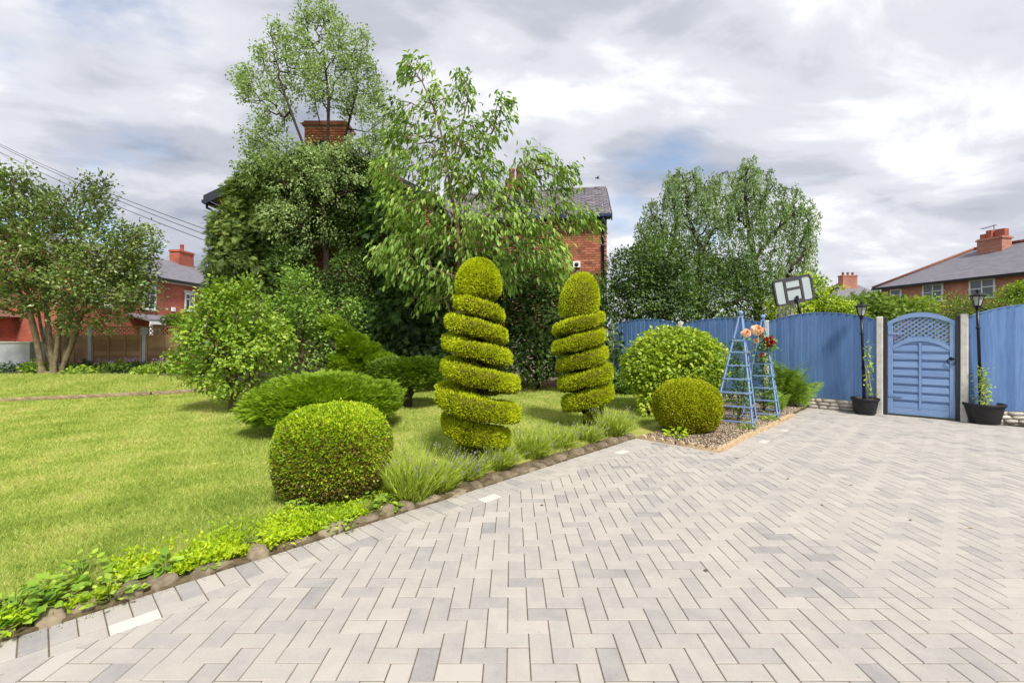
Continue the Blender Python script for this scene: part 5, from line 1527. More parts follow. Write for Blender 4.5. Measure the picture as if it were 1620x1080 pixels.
def ball(name, label, base, r, h, lmat, seed, n, size, brown, e=2.6, cat='bush', group=None, mid=0.55):
    """clipped ball: dark core, short leaves over the skin; `brown` share of dead leaves on the lower flanks"""
    g = np.random.default_rng(seed); t = thing(name, base, label, cat, group); c = np.array((0, 0, h * 0.5))
    rr = np.array((r, r, h * 0.5))
    nu, nv = 36, 20; V = []; Fs = []
    a = np.linspace(0, math.pi, nv + 1); u_ = np.arange(nu) * 2 * math.pi / nu
    D = np.stack([np.outer(np.sin(a), np.cos(u_)), np.outer(np.sin(a), np.sin(u_)), np.outer(np.cos(a), np.ones(nu))], -1).reshape(-1, 3)
    q = (np.abs(D) ** e).sum(1) ** (1 / e); D = D / q[:, None]; V = D * rr * 0.93 * (1 + 0.03 * wav(D, 3, seed)[:, None]) + c
    i, j = np.meshgrid(np.arange(nv), np.arange(nu), indexing='ij'); i = i.ravel(); j = j.ravel()
    Fc = np.stack([i * nu + j, (i + 1) * nu + j, (i + 1) * nu + (j + 1) % nu, i * nu + (j + 1) % nu], 1)
    link('inner_twigs', np_mesh('inner_twigs', V, Fc, L_core, None, True), t)
    p, nn = superell(n, rr, e, g, -0.97)
    stray = np.where(g.uniform(0, 1, len(p)) < 0.02, g.uniform(1.0, 1.07, len(p)), 1.0)
    p = p * (stray * g.uniform(0.92, 1.02, len(p)) * (1 + 0.03 * wav(p / r, 3, seed) + 0.025 * wav(p / r, 8, seed + 1)))[:, None]
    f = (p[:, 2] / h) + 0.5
    yd = norm(nn * 0.75 + rdir(len(p), g) * 0.7 + np.array((0, 0, 0.25)))
    nr = norm(nn + rdir(len(p), g) * 0.8)
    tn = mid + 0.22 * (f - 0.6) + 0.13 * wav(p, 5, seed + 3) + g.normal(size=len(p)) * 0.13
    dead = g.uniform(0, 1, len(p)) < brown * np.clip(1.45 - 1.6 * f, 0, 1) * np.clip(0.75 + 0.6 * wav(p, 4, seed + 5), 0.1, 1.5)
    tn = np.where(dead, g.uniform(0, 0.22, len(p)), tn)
    sz = g.uniform(size[0], size[1], len(p))
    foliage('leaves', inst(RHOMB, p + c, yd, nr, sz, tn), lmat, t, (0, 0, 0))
    return t


b1 = gp(529, 786)
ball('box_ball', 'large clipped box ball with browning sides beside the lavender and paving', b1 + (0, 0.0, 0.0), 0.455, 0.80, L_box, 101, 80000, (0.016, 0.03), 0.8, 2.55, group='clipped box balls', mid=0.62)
b2 = gp(1087, 684)
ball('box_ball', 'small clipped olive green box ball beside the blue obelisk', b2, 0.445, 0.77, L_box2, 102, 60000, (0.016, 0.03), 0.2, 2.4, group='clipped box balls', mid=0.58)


def spiral(name, label, base, dome, tiers, hand, seed, n, lmat, stem_h, phase=0.0):
    """helical clipped cypress: dome on top, band winding round the stem"""
    g = np.random.default_rng(seed); t = thing(name, base, label, 'topiary', 'spiral topiaries')
    K = np.arange(len(tiers)); hh = np.array([q[0] for q in tiers]); RR = np.array([q[1] for q in tiers]); TT = np.array([q[2] for q in tiers]); XX = np.array([q[3] for q in tiers])
    k0, k1 = -0.55, len(tiers) - 1 + 0.15
    def ex(A, k):
        v = np.interp(k, K, A); lo = k < 0; hi_ = k > K[-1]
        v = np.where(lo, A[0] + (A[1] - A[0]) * k, v); return np.where(hi_, A[-1] + (A[-1] - A[-2]) * (k - K[-1]), v)
    def band(k, psi, grow_=1.0):
        """point on the band: turn k, angle psi round its section"""
        h = ex(hh, k); R_ = ex(RR, k); th = ex(TT, k); x0 = ex(XX, k)
        endt = np.clip(np.minimum((k - k0) / 0.3, (k1 - k) / 0.3), 0.15, 1) ** 0.6
        c_, s_ = np.cos(psi), np.sin(psi); e = 5.5; q = (np.abs(c_) ** e + np.abs(s_) ** e) ** (1 / e)
        rad = R_ * 0.55 + (R_ * 0.45 * c_ / q) * grow_ * endt; a = 2 * math.pi * k + phase
        z = h + (th * 0.74 * s_ / q) * grow_ * endt - 0.08 * th * c_ - 0.085 * rad * np.sin(a)
        return np.stack([x0 + hand * rad * np.sin(a), -rad * np.cos(a), z], -1)
    # core
    nk, npz = int((k1 - k0) * 40), 14
    kk = np.linspace(k0, k1, nk + 1); ps = np.arange(npz) * 2 * math.pi / npz
    A, B = np.meshgrid(kk, ps, indexing='ij'); V = band(A.ravel(), B.ravel(), 0.88)
    i, j = np.meshgrid(np.arange(nk), np.arange(npz), indexing='ij'); i = i.ravel(); j = j.ravel()
    Fc = np.stack([i * npz + j, i * npz + (j + 1) % npz, (i + 1) * npz + (j + 1) % npz, (i + 1) * npz + j], 1)
    link('inner_twigs', np_mesh('inner_twigs', V, Fc, L_core, None, True), t)
    b = MB(); b.tube([(0, 0, -0.05), (0.01, 0, stem_h), (XX.mean() * .5, 0, 1.0), (XX[0], 0, hh[0] + 0.1)], [0.055, 0.05, 0.042, 0.03], 9)
    for q in range(7):
        a = q * 2.4; b.tube([(0, 0, stem_h * 0.45 + 0.01 * q), (0.09 * math.cos(a), 0.09 * math.sin(a), stem_h * 0.9), (0.2 * math.cos(a), 0.2 * math.sin(a), stem_h + 0.12)], [0.02, 0.014, 0.008], 5)
    b.build('trunk', M_bark_dark, t)
    # skin
    m = int(n * 0.84); wgt = ex(RR, np.linspace(k0, k1, 200)) * ex(TT, np.linspace(k0, k1, 200)); cdf = np.cumsum(wgt) / wgt.sum()
    k = np.interp(g.uniform(0, 1, m), cdf, np.linspace(k0, k1, 200))
    psi = g.uniform(-math.pi, math.pi, m); flip = (np.cos(psi) < -0.1) & (g.uniform(0, 1, m) < 0.75); psi = np.where(flip, math.pi - psi, psi)
    e_ = 1e-3; p = band(k, psi); dk = band(k + e_, psi) - p; dp = band(k, psi + e_) - p
    nn = norm(np.cross(dp, dk)); ctr = band(k, psi, 0.5); nn = np.where(((p - ctr) * nn).sum(1, keepdims=True) < 0, -nn, nn)
    p = p + nn * (g.uniform(-0.022, 0.008, m) + 0.016 * wav(p, 5, seed) + 0.012 * wav(p, 15, seed + 1))[:, None]
    und = (nn[:, 2] < -0.35)
    # dome
    md = n - m; q, qn = superell(md, dome[2], 2.2, g, -0.93); q = q * g.uniform(0.94, 1.02, len(q))[:, None]; q = q + np.array((dome[0], 0, dome[1]))
    tp_ = 1 - 0.16 * np.clip((q[:, 2] - dome[1]) / dome[2][2], -0.6, 1); q[:, 0] = dome[0] + (q[:, 0] - dome[0]) * tp_; q[:, 1] *= tp_
    q[:, 0] += dome[3] * np.clip((q[:, 2] - dome[1]) / dome[2][2], -1, 1)
    b = MB(); b.sphere((dome[0], 0, dome[1]), 0.84, 20, 12, sc=dome[2]); b.v = [(x + dome[3] * max(-1, min(1, (z - dome[1]) / dome[2][2])), y, z) for x, y, z in b.v]; b.build('dome_core', L_core, t)
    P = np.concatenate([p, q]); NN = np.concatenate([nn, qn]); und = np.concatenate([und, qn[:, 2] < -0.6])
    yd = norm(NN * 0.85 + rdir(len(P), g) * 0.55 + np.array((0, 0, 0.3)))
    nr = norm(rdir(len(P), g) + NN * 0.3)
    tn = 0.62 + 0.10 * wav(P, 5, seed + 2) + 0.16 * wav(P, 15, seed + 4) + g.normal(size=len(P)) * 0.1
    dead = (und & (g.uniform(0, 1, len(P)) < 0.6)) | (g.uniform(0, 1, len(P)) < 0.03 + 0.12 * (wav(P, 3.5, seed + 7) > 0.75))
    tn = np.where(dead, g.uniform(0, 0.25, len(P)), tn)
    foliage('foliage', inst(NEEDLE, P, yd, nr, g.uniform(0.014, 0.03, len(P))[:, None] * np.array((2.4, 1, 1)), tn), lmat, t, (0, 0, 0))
    return t


s1 = gp(757, 728)
k_ = s1[1] / F
hy = lambda y, d_: CAMH + (H0 - y) / F * d_
X = lambda x, c_, d_: (x - c_) / F * d_
D1 = s1[1]
spiral('spiral_topiary', 'tall golden cypress clipped into a wide spiral beside the large box ball', s1,
       (X(757, 757, D1), hy(445, D1), (34.5 * k_, 34.5 * k_, 35 * k_), 0.0),
       [(hy(486, D1), 40 * k_, 14.5 * k_, X(756, 757, D1)), (hy(518, D1), 49 * k_, 15 * k_, X(752, 757, D1)), (hy(552, D1), 52 * k_, 15.5 * k_, X(754, 757, D1)), (hy(591, D1), 60 * k_, 17.5 * k_, X(758, 757, D1)), (hy(637, D1), 68 * k_, 21 * k_, X(758, 757, D1)), (hy(679, D1), 55 * k_, 20 * k_, X(758, 757, D1)), (hy(709, D1), 28 * k_, 15 * k_, X(760, 757, D1))],
       1, 111, 125000, L_gold, 0.26)
s2 = gp(928, 676); D2 = s2[1]; k_ = D2 / F
spiral('spiral_topiary', 'narrower golden cypress spiral with leaning top beside the brick house wall', s2,
       (X(917, 928, D2), hy(472, D2), (30 * k_, 30 * k_, 40 * k_), X(922, 918, D2)),
       [(hy(511, D2), 39 * k_, 12.5 * k_, X(916, 928, D2)), (hy(539, D2), 42 * k_, 14 * k_, X(914, 928, D2)), (hy(567, D2), 40 * k_, 13 * k_, X(920, 928, D2)), (hy(595, D2), 43 * k_, 14.5 * k_, X(927, 928, D2)), (hy(627, D2), 41 * k_, 17 * k_, X(927, 928, D2)), (hy(655, D2), 20 * k_, 14 * k_, X(930, 928, D2))],
       -1, 112, 105000, L_gold, 0.30)

# variegated bush
leafy_mass('variegated_bush', 'large rounded yellow variegated bush in front of the blue fence', 'bush', gp(1065, 640),
           [(1065, 575, 74, 54, 8.6, .85), (1030, 585, 44, 44, 8.4, .6), (1105, 575, 40, 46, 8.5, .6), (1068, 548, 56, 30, 8.5, .7)], L_var, 121, OVAL, 14000, (0.05, 0.085), tint0=0.6, tvar=0.16, bark=M_bark, rag=0.05)
leafy_mass('variegated_bush', 'small leggy yellow variegated shoot under the large rounded bush', 'bush', gp(1030, 655),
           [(1026, 640, 16, 18, 7.9, .2)], L_var, 122, OVAL, 260, (0.05, 0.08), tint0=0.6, bark=M_bark)

# ------------------------------------------------------------------ spreading junipers
def juniper(name, label, base, blobs, lmat, seed, n, size, stem=True, up=0.25):
    g = np.random.default_rng(seed); base = np.asarray(base, float); t = thing(name, base, label, 'juniper', 'cushion clipped junipers')
    T = crown_targets([(x, y, rx * .8, ry * .6, d_, rd * .8, 16) for (x, y, rx, ry, d_, rd) in blobs], g)
    pos, par, ns = grow([[base + (0, 0, -0.03), base + np.array((0, 0, 0.25))]], T, 0.4)
    V, Fc, rad, cnt = wood(pos, par, 0.007, 0.09, 0.5, 6); link('trunk', np_mesh('trunk', V - base, Fc, M_bark_dark, np.full(len(V), .5), True), t)
    P = []; O = []
    tot = sum(rx * ry * d_ ** 2 for (x, y, rx, ry, d_, rd) in blobs)
    for (x, y, rx, ry, d_, rd) in blobs:
        m = int(n * rx * ry * d_ ** 2 / tot); c = pp(x, y, d_); r = np.array((rx * d_ / F, rd, ry * d_ / F))
        dd = rdir(m, g); dd[:, 2] = np.where(dd[:, 2] < -0.62, -dd[:, 2] * 0.6, dd[:, 2]); dd = norm(dd); e = 2.6
        q = (np.abs(dd) ** e).sum(1) ** (1 / e)
        rr = np.where(g.uniform(0, 1, m) < 0.75, g.uniform(0.86, 1.0, m), g.uniform(0.45, 0.9, m)) / q * (1 + 0.10 * wav(dd, 4, seed + int(x)) + 0.09 * wav(dd, 9, seed + int(y)))
        P.append(c + dd * rr[:, None] * r); O.append(norm(dd / r))
    P = np.concatenate(P); O = np.concatenate(O)
    hor = norm((P - P.mean(0)) * np.array((1, 1, 0)))
    yd = norm(hor * 0.55 + O * 0.25 + rdir(len(P), g) * 0.45 + np.array((0, 0, up)))
    nr = norm(np.array((0, 0, 1.0)) + rdir(len(P), g) * 0.5)
    tn = 0.52 + 0.16 * wav(P, 3.5, seed) + g.normal(size=len(P)) * 0.15
    parts = []
    for i, tp in enumerate(JFANS):
        s_ = np.arange(len(P)) % 3 == i; parts.append(inst(tp, P[s_] - yd[s_] * 0.05, yd[s_], nr[s_], g.uniform(size[0], size[1], s_.sum()), tn[s_]))
    foliage('foliage', merge(parts), lmat, t, base)


juniper('flat_juniper', 'wide flat bright green spreading juniper cushion behind the large box ball', gp(520, 672), [(516, 634, 102, 30, 6.9, 1.0), (476, 640, 70, 30, 6.7, .8), (568, 634, 60, 30, 6.9, .8), (508, 616, 70, 24, 7.1, .7), (462, 650, 44, 20, 6.8, .5)], L_juni, 131, 26000, (0.08, 0.16))
juniper('clipped_juniper', 'dome clipped dark juniper on a short trunk left of the big spiral', gp(645, 646), [(648, 592, 52, 26, 9.0, .7), (670, 588, 34, 22, 8.9, .5), (620, 588, 34, 22, 9.0, .5)], L_juni2, 132, 12000, (0.08, 0.14))
juniper('sweeping_juniper', 'sweeping juniper with a high crest sloping down to the clipped dome', gp(575, 628), [(522, 511, 17, 11, 9.9, .3), (540, 526, 19, 13, 9.9, .35), (558, 541, 21, 14, 9.8, .4), (578, 556, 23, 14, 9.8, .4), (600, 571, 23, 12, 9.7, .4), (562, 574, 36, 20, 9.9, .45)], L_juni, 133, 13000, (0.08, 0.15), up=0.5)
# ------------------------------------------------------------------ fern, roses, pot climbers
def frond(L, seed, n=22):
    g = np.random.default_rng(seed); P = []; Y = []; Z = []; Sz = []
    for i in range(n):
        f = 0.10 + 0.9 * i / n; p = np.array((0, L * (f - 0.12 * f * f), L * (0.75 * f - 0.62 * f * f)))
        tng = norm(np.array((0, 1 - 0.24 * f, 0.75 - 1.24 * f)))
        for sd in (-1, 1):
            P.append(p); Y.append(norm(np.array((sd, 0.35, -0.12)) + g.normal(size=3) * 0.06)); Z.append(np.cross(np.array((1.0, 0, 0)), tng)); Sz.append(L * 0.2 * math.sin(math.pi * min(1, 0.12 + f * 0.88)) ** 0.8 + 0.01)
    tp = (RHOMB[0] * np.array((0.30, 1, 1)), RHOMB[1])
    v, f_, t_ = inst(tp, np.array(P), np.array(Y), np.array(Z), np.array(Sz), g.uniform(0.35, 0.8, len(P)))
    # midrib
    mv = []; mf = []
    for i in range(9):
        f = i / 8; c = np.array((0, L * (f - 0.12 * f * f), L * (0.75 * f - 0.62 * f * f))); w_ = 0.006 * (1 - f) + 0.001
        mv += [c + (-w_, 0, 0), c + (w_, 0, 0)]
        if i: a = 2 * (i - 1); mf += [(a, a + 1, a + 3), (a, a + 3, a + 2)]
    b = len(v); return np_mesh('frond', np.concatenate([v, np.array(mv)]), np.concatenate([f_, np.array(mf) + b]), L_fern, np.concatenate([t_, np.full(len(mv), 0.3)]))


def place_fronds(t, n, var, seed, lean=(0, 0)):
    g = random.Random(seed)
    for i in range(n):
        a = i * 2.399 + g.uniform(-.3, .3); el = g.uniform(0.45, 1.4)
        m = Matrix.Rotation(a, 4, 'Z') @ Matrix.Rotation(el * 0.9, 4, 'X') @ Matrix.Scale(g.uniform(0.8, 1.1), 4)
        o = link('frond', var[i % len(var)], t); o.matrix_basis = Matrix.Translation((0.05 * math.cos(a), 0.05 * math.sin(a), 0.03)) @ m


for (px, py, n, L, lab) in ((1246, 646, 19, 1.05, 'tall green fern against the wide blue fence panel'), (1268, 648, 14, 0.8, 'smaller fern spilling towards the left pot'), (1232, 655, 9, 0.55, 'low broad fern between the red rose obelisk and taller fern')):
    loc = gp(px, py); t = thing('fern', loc, lab, 'fern', 'ferns at the foot of the fence')
    place_fronds(t, n, [frond(L * s_, px + i) for i, s_ in enumerate((0.8, 0.92, 1.0, 1.12))], px)


def flower(seed, r, mat, petals=26, tight=0.55):
    """many-petalled rose head"""
    g = np.random.default_rng(seed); P = []; Y = []; Nn = []; Sz = []; T = []
    for i in range(petals):
        f = (i + 0.5) / petals; a = i * 2.399; th = 0.12 + 1.6 * f ** 0.6
        d_ = np.array((math.cos(a) * math.sin(th), math.sin(a) * math.sin(th), math.cos(th))); tg = np.array((math.cos(a) * math.cos(th), math.sin(a) * math.cos(th), -math.sin(th)))
        P.append(d_ * r * 0.34 - tg * r * 0.1); Y.append(norm(d_ * (0.9 - 0.5 * f) + tg * (0.15 + 0.7 * f) + g.normal(size=3) * 0.12)); Nn.append(norm(d_ + g.normal(size=3) * 0.1)); Sz.append(r * (0.34 + 0.3 * f)); T.append(np.clip(0.05 + 0.95 * f + g.normal() * 0.12, 0, 1))
    PET = (np.array([(-0.1, 0, 0), (0.1, 0, 0), (0.5, 0.5, 0.16), (0.4, 0.9, 0.06), (0, 1.0, -0.08), (-0.4, 0.9, 0.06), (-0.5, 0.5, 0.16)]), np.array([(0, 1, 2), (0, 2, 6), (6, 2, 3), (6, 3, 5), (5, 3, 4)]))
    v, f_, t_ = inst(PET, np.array(P), np.array(Y), np.array(Nn), np.array(Sz), np.array(T))
    return np_mesh('flower', v, f_, mat, t_)


def rose(loc, label, h, heads, mat, seed, obel):
    g = np.random.default_rng(seed); t = thing('climbing_rose', loc, label, 'rose', 'roses climbing the obelisks')
    loc = np.asarray(loc)
    T = np.concatenate([ell_pts(loc + (0.0, 0, h * 0.72), (0.18, 0.16, h * 0.26), 34, g), ell_pts(loc + (0.02, 0, h * 0.35), (0.2, 0.18, h * 0.25), 34, g), np.array([hd[0] - (0, 0, 0.05) for hd in heads])])
    pos, par, ns = grow([[loc, loc + (0.02, 0, 0.3), loc + (0.0, 0.02, h * 0.6)], [loc + (0.03, 0.02, 0.05), loc + (0.1, -0.03, h * 0.5)]], T, 0.4)
    V, Fc, rad, cnt = wood(pos, par, 0.004, 0.014, 0.5, 5); link('stems', np_mesh('stems', V - loc, Fc, M_bark, np.full(len(V), .5), True), t)
    src = np.repeat(np.arange(ns, len(pos)), 11); P = pos[src] + g.normal(size=(len(src), 3)) * 0.05
    foliage('leaves', inst(OVAL, P, norm(rdir(len(P), g) + np.array((0, 0, -0.2))), norm(np.array((0, -0.3, 1.0)) + rdir(len(P), g) * 0.6), g.uniform(0.03, 0.06, len(P)), 0.5 + g.normal(size=len(P)) * 0.2), L_rose, t, loc)
    for (p, r, yaw, el) in heads:
        o = link('flower', flower(int(p[0] * 999) % 7919, r, mat, 70 if r > 0.05 else 26), t, p - loc, (el, 0, yaw))
    return t


r1 = [(pp(1180, 527, O1[1] - .12), 0.1, 0.2, R(62)), (pp(1197, 522, O1[1] - .1), 0.115, 0.4, R(66)), (pp(1207, 522, O1[1] + .02), 0.06, 0.7, R(60)), (pp(1196, 539, O1[1] - .05), 0.06, 0.1, R(80))]
rose(O1 + (0.06, 0.02, 0), 'climbing rose with two large peach blooms on the first obelisk', 1.45, r1, L_peach, 141, 0)
gq = random.Random(4); r2 = []
for k in range(13): r2.append((pp(1219 + gq.gauss(0, 7.5), 537 + gq.gauss(0, 5), O2[1] - .16 + gq.gauss(0, .05)), 0.055, gq.uniform(0, 6), R(gq.uniform(30, 80))))
for x, y in ((1204, 563), (1226, 543), (1207, 560)): r2.append((pp(x, y, O2[1] - .2), 0.035, 0.5, R(70)))
rose(O2 + (0.05, 0.02, 0), 'climbing rose with a cluster of small red blooms on the second obelisk', 1.4, r2, L_red, 142, 0)

for (P0, dx, h, lab, top) in ((PL, 0.10, 1.0, 'thin leafy climber tied to a cane in the hinge side pot', -0.06), (PR, -0.02, 0.62, 'short bamboo-like plant with canes in the handle side pot', 0.0)):
    g = np.random.default_rng(int(P0[0] * 100)); b0 = P0 + np.array((dx, -0.06, 0.26)); t = thing('climbing_plant', b0, lab, 'plant', 'climbers in the black pots')
    b = MB(); b.tube([(0, 0, -0.05), (-0.05 + top, 0.0, h * 0.62)], 0.007, 6)
    b.tube([(-0.09, 0.02, -0.05), (-0.06 + top, 0.01, h * 0.7)], 0.006, 6); b.build('cane', M_cane, t)
    pts = [np.array((-0.05 + 0.018 * math.sin(z * 14) + top * z, 0.0 + 0.018 * math.cos(z * 14), h * z)) for z in np.linspace(0, 1, 26)]
    b = MB(); b.tube(pts, 0.0035, 5); b.build('stem', M_bark, t)
    src = np.repeat(np.array(pts)[3:], 5 if dx > 0 else 9, 0); n = len(src); P = src + g.normal(size=(n, 3)) * (0.03 if dx > 0 else 0.05)
    foliage('leaves', inst(OVAL if dx > 0 else LONG, P, norm(rdir(n, g) + np.array((0, 0, -0.3))), norm(np.array((0, -.4, 1.0)) + rdir(n, g) * .5), g.uniform(0.035, 0.075, n), 0.6 + g.normal(size=n) * .2), L_plum, t, (0, 0, 0))

# ------------------------------------------------------------------ lavender along the paving
def lavender(loc, label, seed, n, h, rad, lean, fl):
    g = np.random.default_rng(seed); t = thing('lavender', loc, label, 'lavender', 'lavender clumps along the paving edge')
    a = g.uniform(0, 6.28, n); r = rad * 0.5 * np.sqrt(g.uniform(0, 1, n)); B = np.stack([r * np.cos(a), r * np.sin(a), np.zeros(n)], 1)
    d_ = norm(np.stack([np.cos(a) * 0.55 * (r / rad + .2) + lean[0], np.sin(a) * 0.55 * (r / rad + .2) + lean[1], np.ones(n)], 1) + g.normal(size=(n, 3)) * 0.16)
    L = h * 1.2 * g.uniform(0.4, 1.12, n); sw = np.cross(d_, rdir(n, g)); sw = norm(sw); V = []; Fc = []; T = []
    bend = norm(np.stack([np.cos(a), np.sin(a), -0.5 * np.ones(n)], 1)) * (0.16 * L)[:, None]
    K = 4
    for k in range(K + 1):
        f = k / K; c = B + d_ * (L * f)[:, None] + bend * f ** 2; w_ = 0.0042 * (1 - 0.75 * f)
        V += [c - sw * w_, c + sw * w_]
    V = np.stack(V, 1); m = 2 * (K + 1)
    f_ = []
    for k in range(K): q = 2 * k; f_ += [(q, q + 1, q + 3), (q, q + 3, q + 2)]
    Fc = (np.array(f_)[None] + (np.arange(n) * m)[:, None, None]).reshape(-1, 3)
    tn = np.repeat(np.clip(0.5 + g.normal(size=n) * 0.2, 0, 1), m)
    tipc = B + d_ * L[:, None] + bend
    # leaves low on the stems
    nl = n * 5; s_ = g.integers(0, n, nl); f = g.uniform(0.02, 0.55, nl); P = B[s_] + d_[s_] * (L[s_] * f)[:, None] + bend[s_] * (f ** 2)[:, None]
    lv = inst(NEEDLE, P, norm(d_[s_] * 0.9 + rdir(nl, g) * 0.5), rdir(nl, g), g.uniform(0.05, 0.11, nl)[:, None] * np.array((0.75, 1, 1)), 0.45 + g.normal(size=nl) * 0.2)
    foliage('stems', merge([(V.reshape(-1, 3), Fc, tn), lv]), L_lav, t, (0, 0, 0))
    if fl:
        s2_ = np.nonzero((L > h * 0.7) & (g.uniform(0, 1, n) < fl))[0]; s2_ = np.repeat(s2_, 7); q = len(s2_); P = tipc[s2_] - d_[s2_] * g.uniform(-0.01, 0.05, q)[:, None]
        if q: foliage('flowers', inst(RHOMB, P, norm(d_[s2_] + rdir(q, g) * 0.8), rdir(q, g), g.uniform(0.012, 0.022, q), g.uniform(0, 1, q)), L_lavf, t, (0, 0, 0), 'stuff')


for i, (px, py, n, h, rad, ln, fl, lab) in enumerate((
        (652, 792, 420, 0.42, 0.26, (0.05, 0), .12, 'tall green lavender clump right against the large box ball'),
        (690, 776, 340, 0.28, 0.26, (0.25, 0), .22, 'lavender clump leaning over the stones below the big spiral'),
        (735, 757, 280, 0.23, 0.24, (0.35, 0), .35, 'grey flowering lavender at the foot of the big spiral topiary'),
        (783, 742, 300, 0.24, 0.24, (0.4, 0), .2, 'low lavender leaning right of the big spiral trunk'),
        (838, 724, 300, 0.30, 0.26, (0.3, 0), .12, 'lavender clump midway between the two spiral topiaries'),
        (880, 710, 320, 0.27, 0.28, (0.35, 0), .15, 'bright lavender clump in front of the second spiral'),
        (925, 699, 300, 0.25, 0.28, (0.3, 0), .18, 'lavender clump over the trunk of the second spiral'),
        (965, 690, 300, 0.36, 0.28, (0.25, 0), .2, 'last lavender clump before the scalloped edging corner'))):
    lavender(gp(px, py), lab, 150 + i, n, h, rad, ln, fl)

# ------------------------------------------------------------------ weeds and ground cover at the paving edge
def weed(loc, label, seed, n, size, tpl, rad, mat, h=0.1, name='weed_plant', cat='plant', group='weeds along the paving edge'):
    g = np.random.default_rng(seed); t = thing(name, loc, label, cat, group)
    a = g.uniform(0, 6.28, n); r = rad * np.sqrt(g.uniform(0, 1, n)); H = h * (1.15 - r / rad) * g.uniform(0.3, 1.1, n) + 0.03
    P = np.stack([r * np.cos(a), r * np.sin(a), H], 1)
    st = MB()
    for k in range(0, n, max(1, n // 30)): st.tube([(0.15 * P[k][0], 0.15 * P[k][1], 0), tuple(P[k] * (0.7, 0.7, 0.8)), tuple(P[k])], 0.0025, 4, cap=False)
    st.build('stalks', MATS['stalks'] if 'stalks' in MATS else surf('stalks', [lin((104, 120, 50)), lin((140, 150, 70))], 9), t)
    out = np.stack([np.cos(a), np.sin(a), np.full(n, 0.15)], 1)
    yd = norm(out + rdir(n, g) * 0.5); nr = norm(np.array((0, -0.2, 1.0)) + rdir(n, g) * 0.45)
    foliage('leaves', inst(tpl, P, yd, nr, g.uniform(size[0], size[1], n)[:, None] * np.array((1.15, 1, 1)), 0.5 + g.normal(size=n) * 0.2), mat, t, (0, 0, 0))


W_ = [((20, 985), 110, (0.03, 0.07), 0.16, .14, 'broad-leaved weed patch where the stone edging runs out of frame', L_weed, OVAL),
      ((75, 962), 100, (0.03, 0.065), 0.15, .12, 'leafy weed hanging over the stones beside two white-edged pavers', L_weed, OVAL),
      ((135, 925), 90, (0.03, 0.06), 0.14, .15, 'clover-like weed behind the broken edging stones', L_weed, OVAL),
      ((262, 908), 26, (0.07, 0.14), 0.07, .1, 'dandelion-like rosette of toothed leaves lying over the paving border', L_weed, LONG),
      ((470, 822), 90, (0.03, 0.06), 0.16, .14, 'round-leaved green plant under the left side of the box ball', L_weed, OVAL),
      ((545, 808), 70, (0.035, 0.065), 0.12, .13, 'geranium-like plant in front of the box ball', L_weed, OVAL),
      ((590, 797), 70, (0.035, 0.06), 0.12, .12, 'geranium-like plant between box ball and first lavender', L_weed, OVAL),
      ((1070, 694), 60, (0.05, 0.11), 0.14, .18, 'bright green leafy plant beside the small box ball at the wavy edging', L_cover, LONG),
      ((1180, 682), 40, (0.03, 0.06), 0.14, .12, 'thin weed at the foot of the first obelisk', L_weed, OVAL),
      ((1215, 668), 50, (0.03, 0.07), 0.16, .14, 'small green plant at the foot of the second obelisk', L_weed, OVAL)]
wr = random.Random(9); kinds = ['creeping', 'drooping', 'small-leaved', 'tufted', 'trailing', 'broad-leaved', 'spindly']
spots = ['over the stones by the near white paver', 'between two edging stones near the lawn corner', 'beside the dandelion-like rosette', 'halfway along the yellow ground cover', 'past the yellow ground cover', 'left of the box ball', 'at the base of the first lavender']
for q in range(7):
    uq = -3.3 + q * 0.42; p_ = UN(uq, 0.33 + wr.uniform(-0.02, 0.1)); py_ = H0 + F * CAMH / p_[1]; px_ = 810 + F * p_[0] / p_[1]
    W_.append(((px_, py_), 60, (0.025, 0.055), 0.13, wr.uniform(.06, .12), kinds[q] + ' weed ' + spots[q], (L_weed, L_cover, L_plum)[q % 3], (OVAL, LONG, RHOMB)[q % 3]))
for i, ((px, py), n, sz, rad, h, lab, mt, tp) in enumerate(W_): weed(gp(px, py), lab, 170 + i, n, sz, tp, rad, mt, h)

# creeping yellow-green ground cover
g = np.random.default_rng(190); n = 26000
u_ = g.uniform(-4.4, -0.55, n); nn_ = 0.30 + np.abs(g.normal(size=n)) * 0.2
P = np.stack([A0[0] + UV_[0] * u_ + NV_[0] * nn_, A0[1] + UV_[1] * u_ + NV_[1] * nn_, np.zeros(n)], 1)
dens = wav(P, 2.6, 191); k = (dens > 0.12) & (nn_ < 0.85); P = P[k]; dens = dens[k]; n = len(P)
P[:, 2] = 0.03 + g.uniform(0, 1, n) * 0.085 * np.clip(0.25 + dens, 0.1, 1.2)
yd = norm(rdir(n, g) + np.array((0, 0, 0.7)))
V, Fc, T = inst(RHOMB, P, yd, norm(rdir(n, g) + np.array((0, 0, 0.5))), g.uniform(0.018, 0.038, n)[:, None] * np.array((0.8, 1, 1)), 0.5 + 0.15 * wav(P, 4, 192) + g.normal(size=n) * 0.16)
o = link('ground_cover', np_mesh('ground_cover', V, Fc, L_cover, np.clip(T, 0, 1))); tag(o, 'creeping yellow-green ground cover behind the edging stones', 'ground cover', kind='stuff')

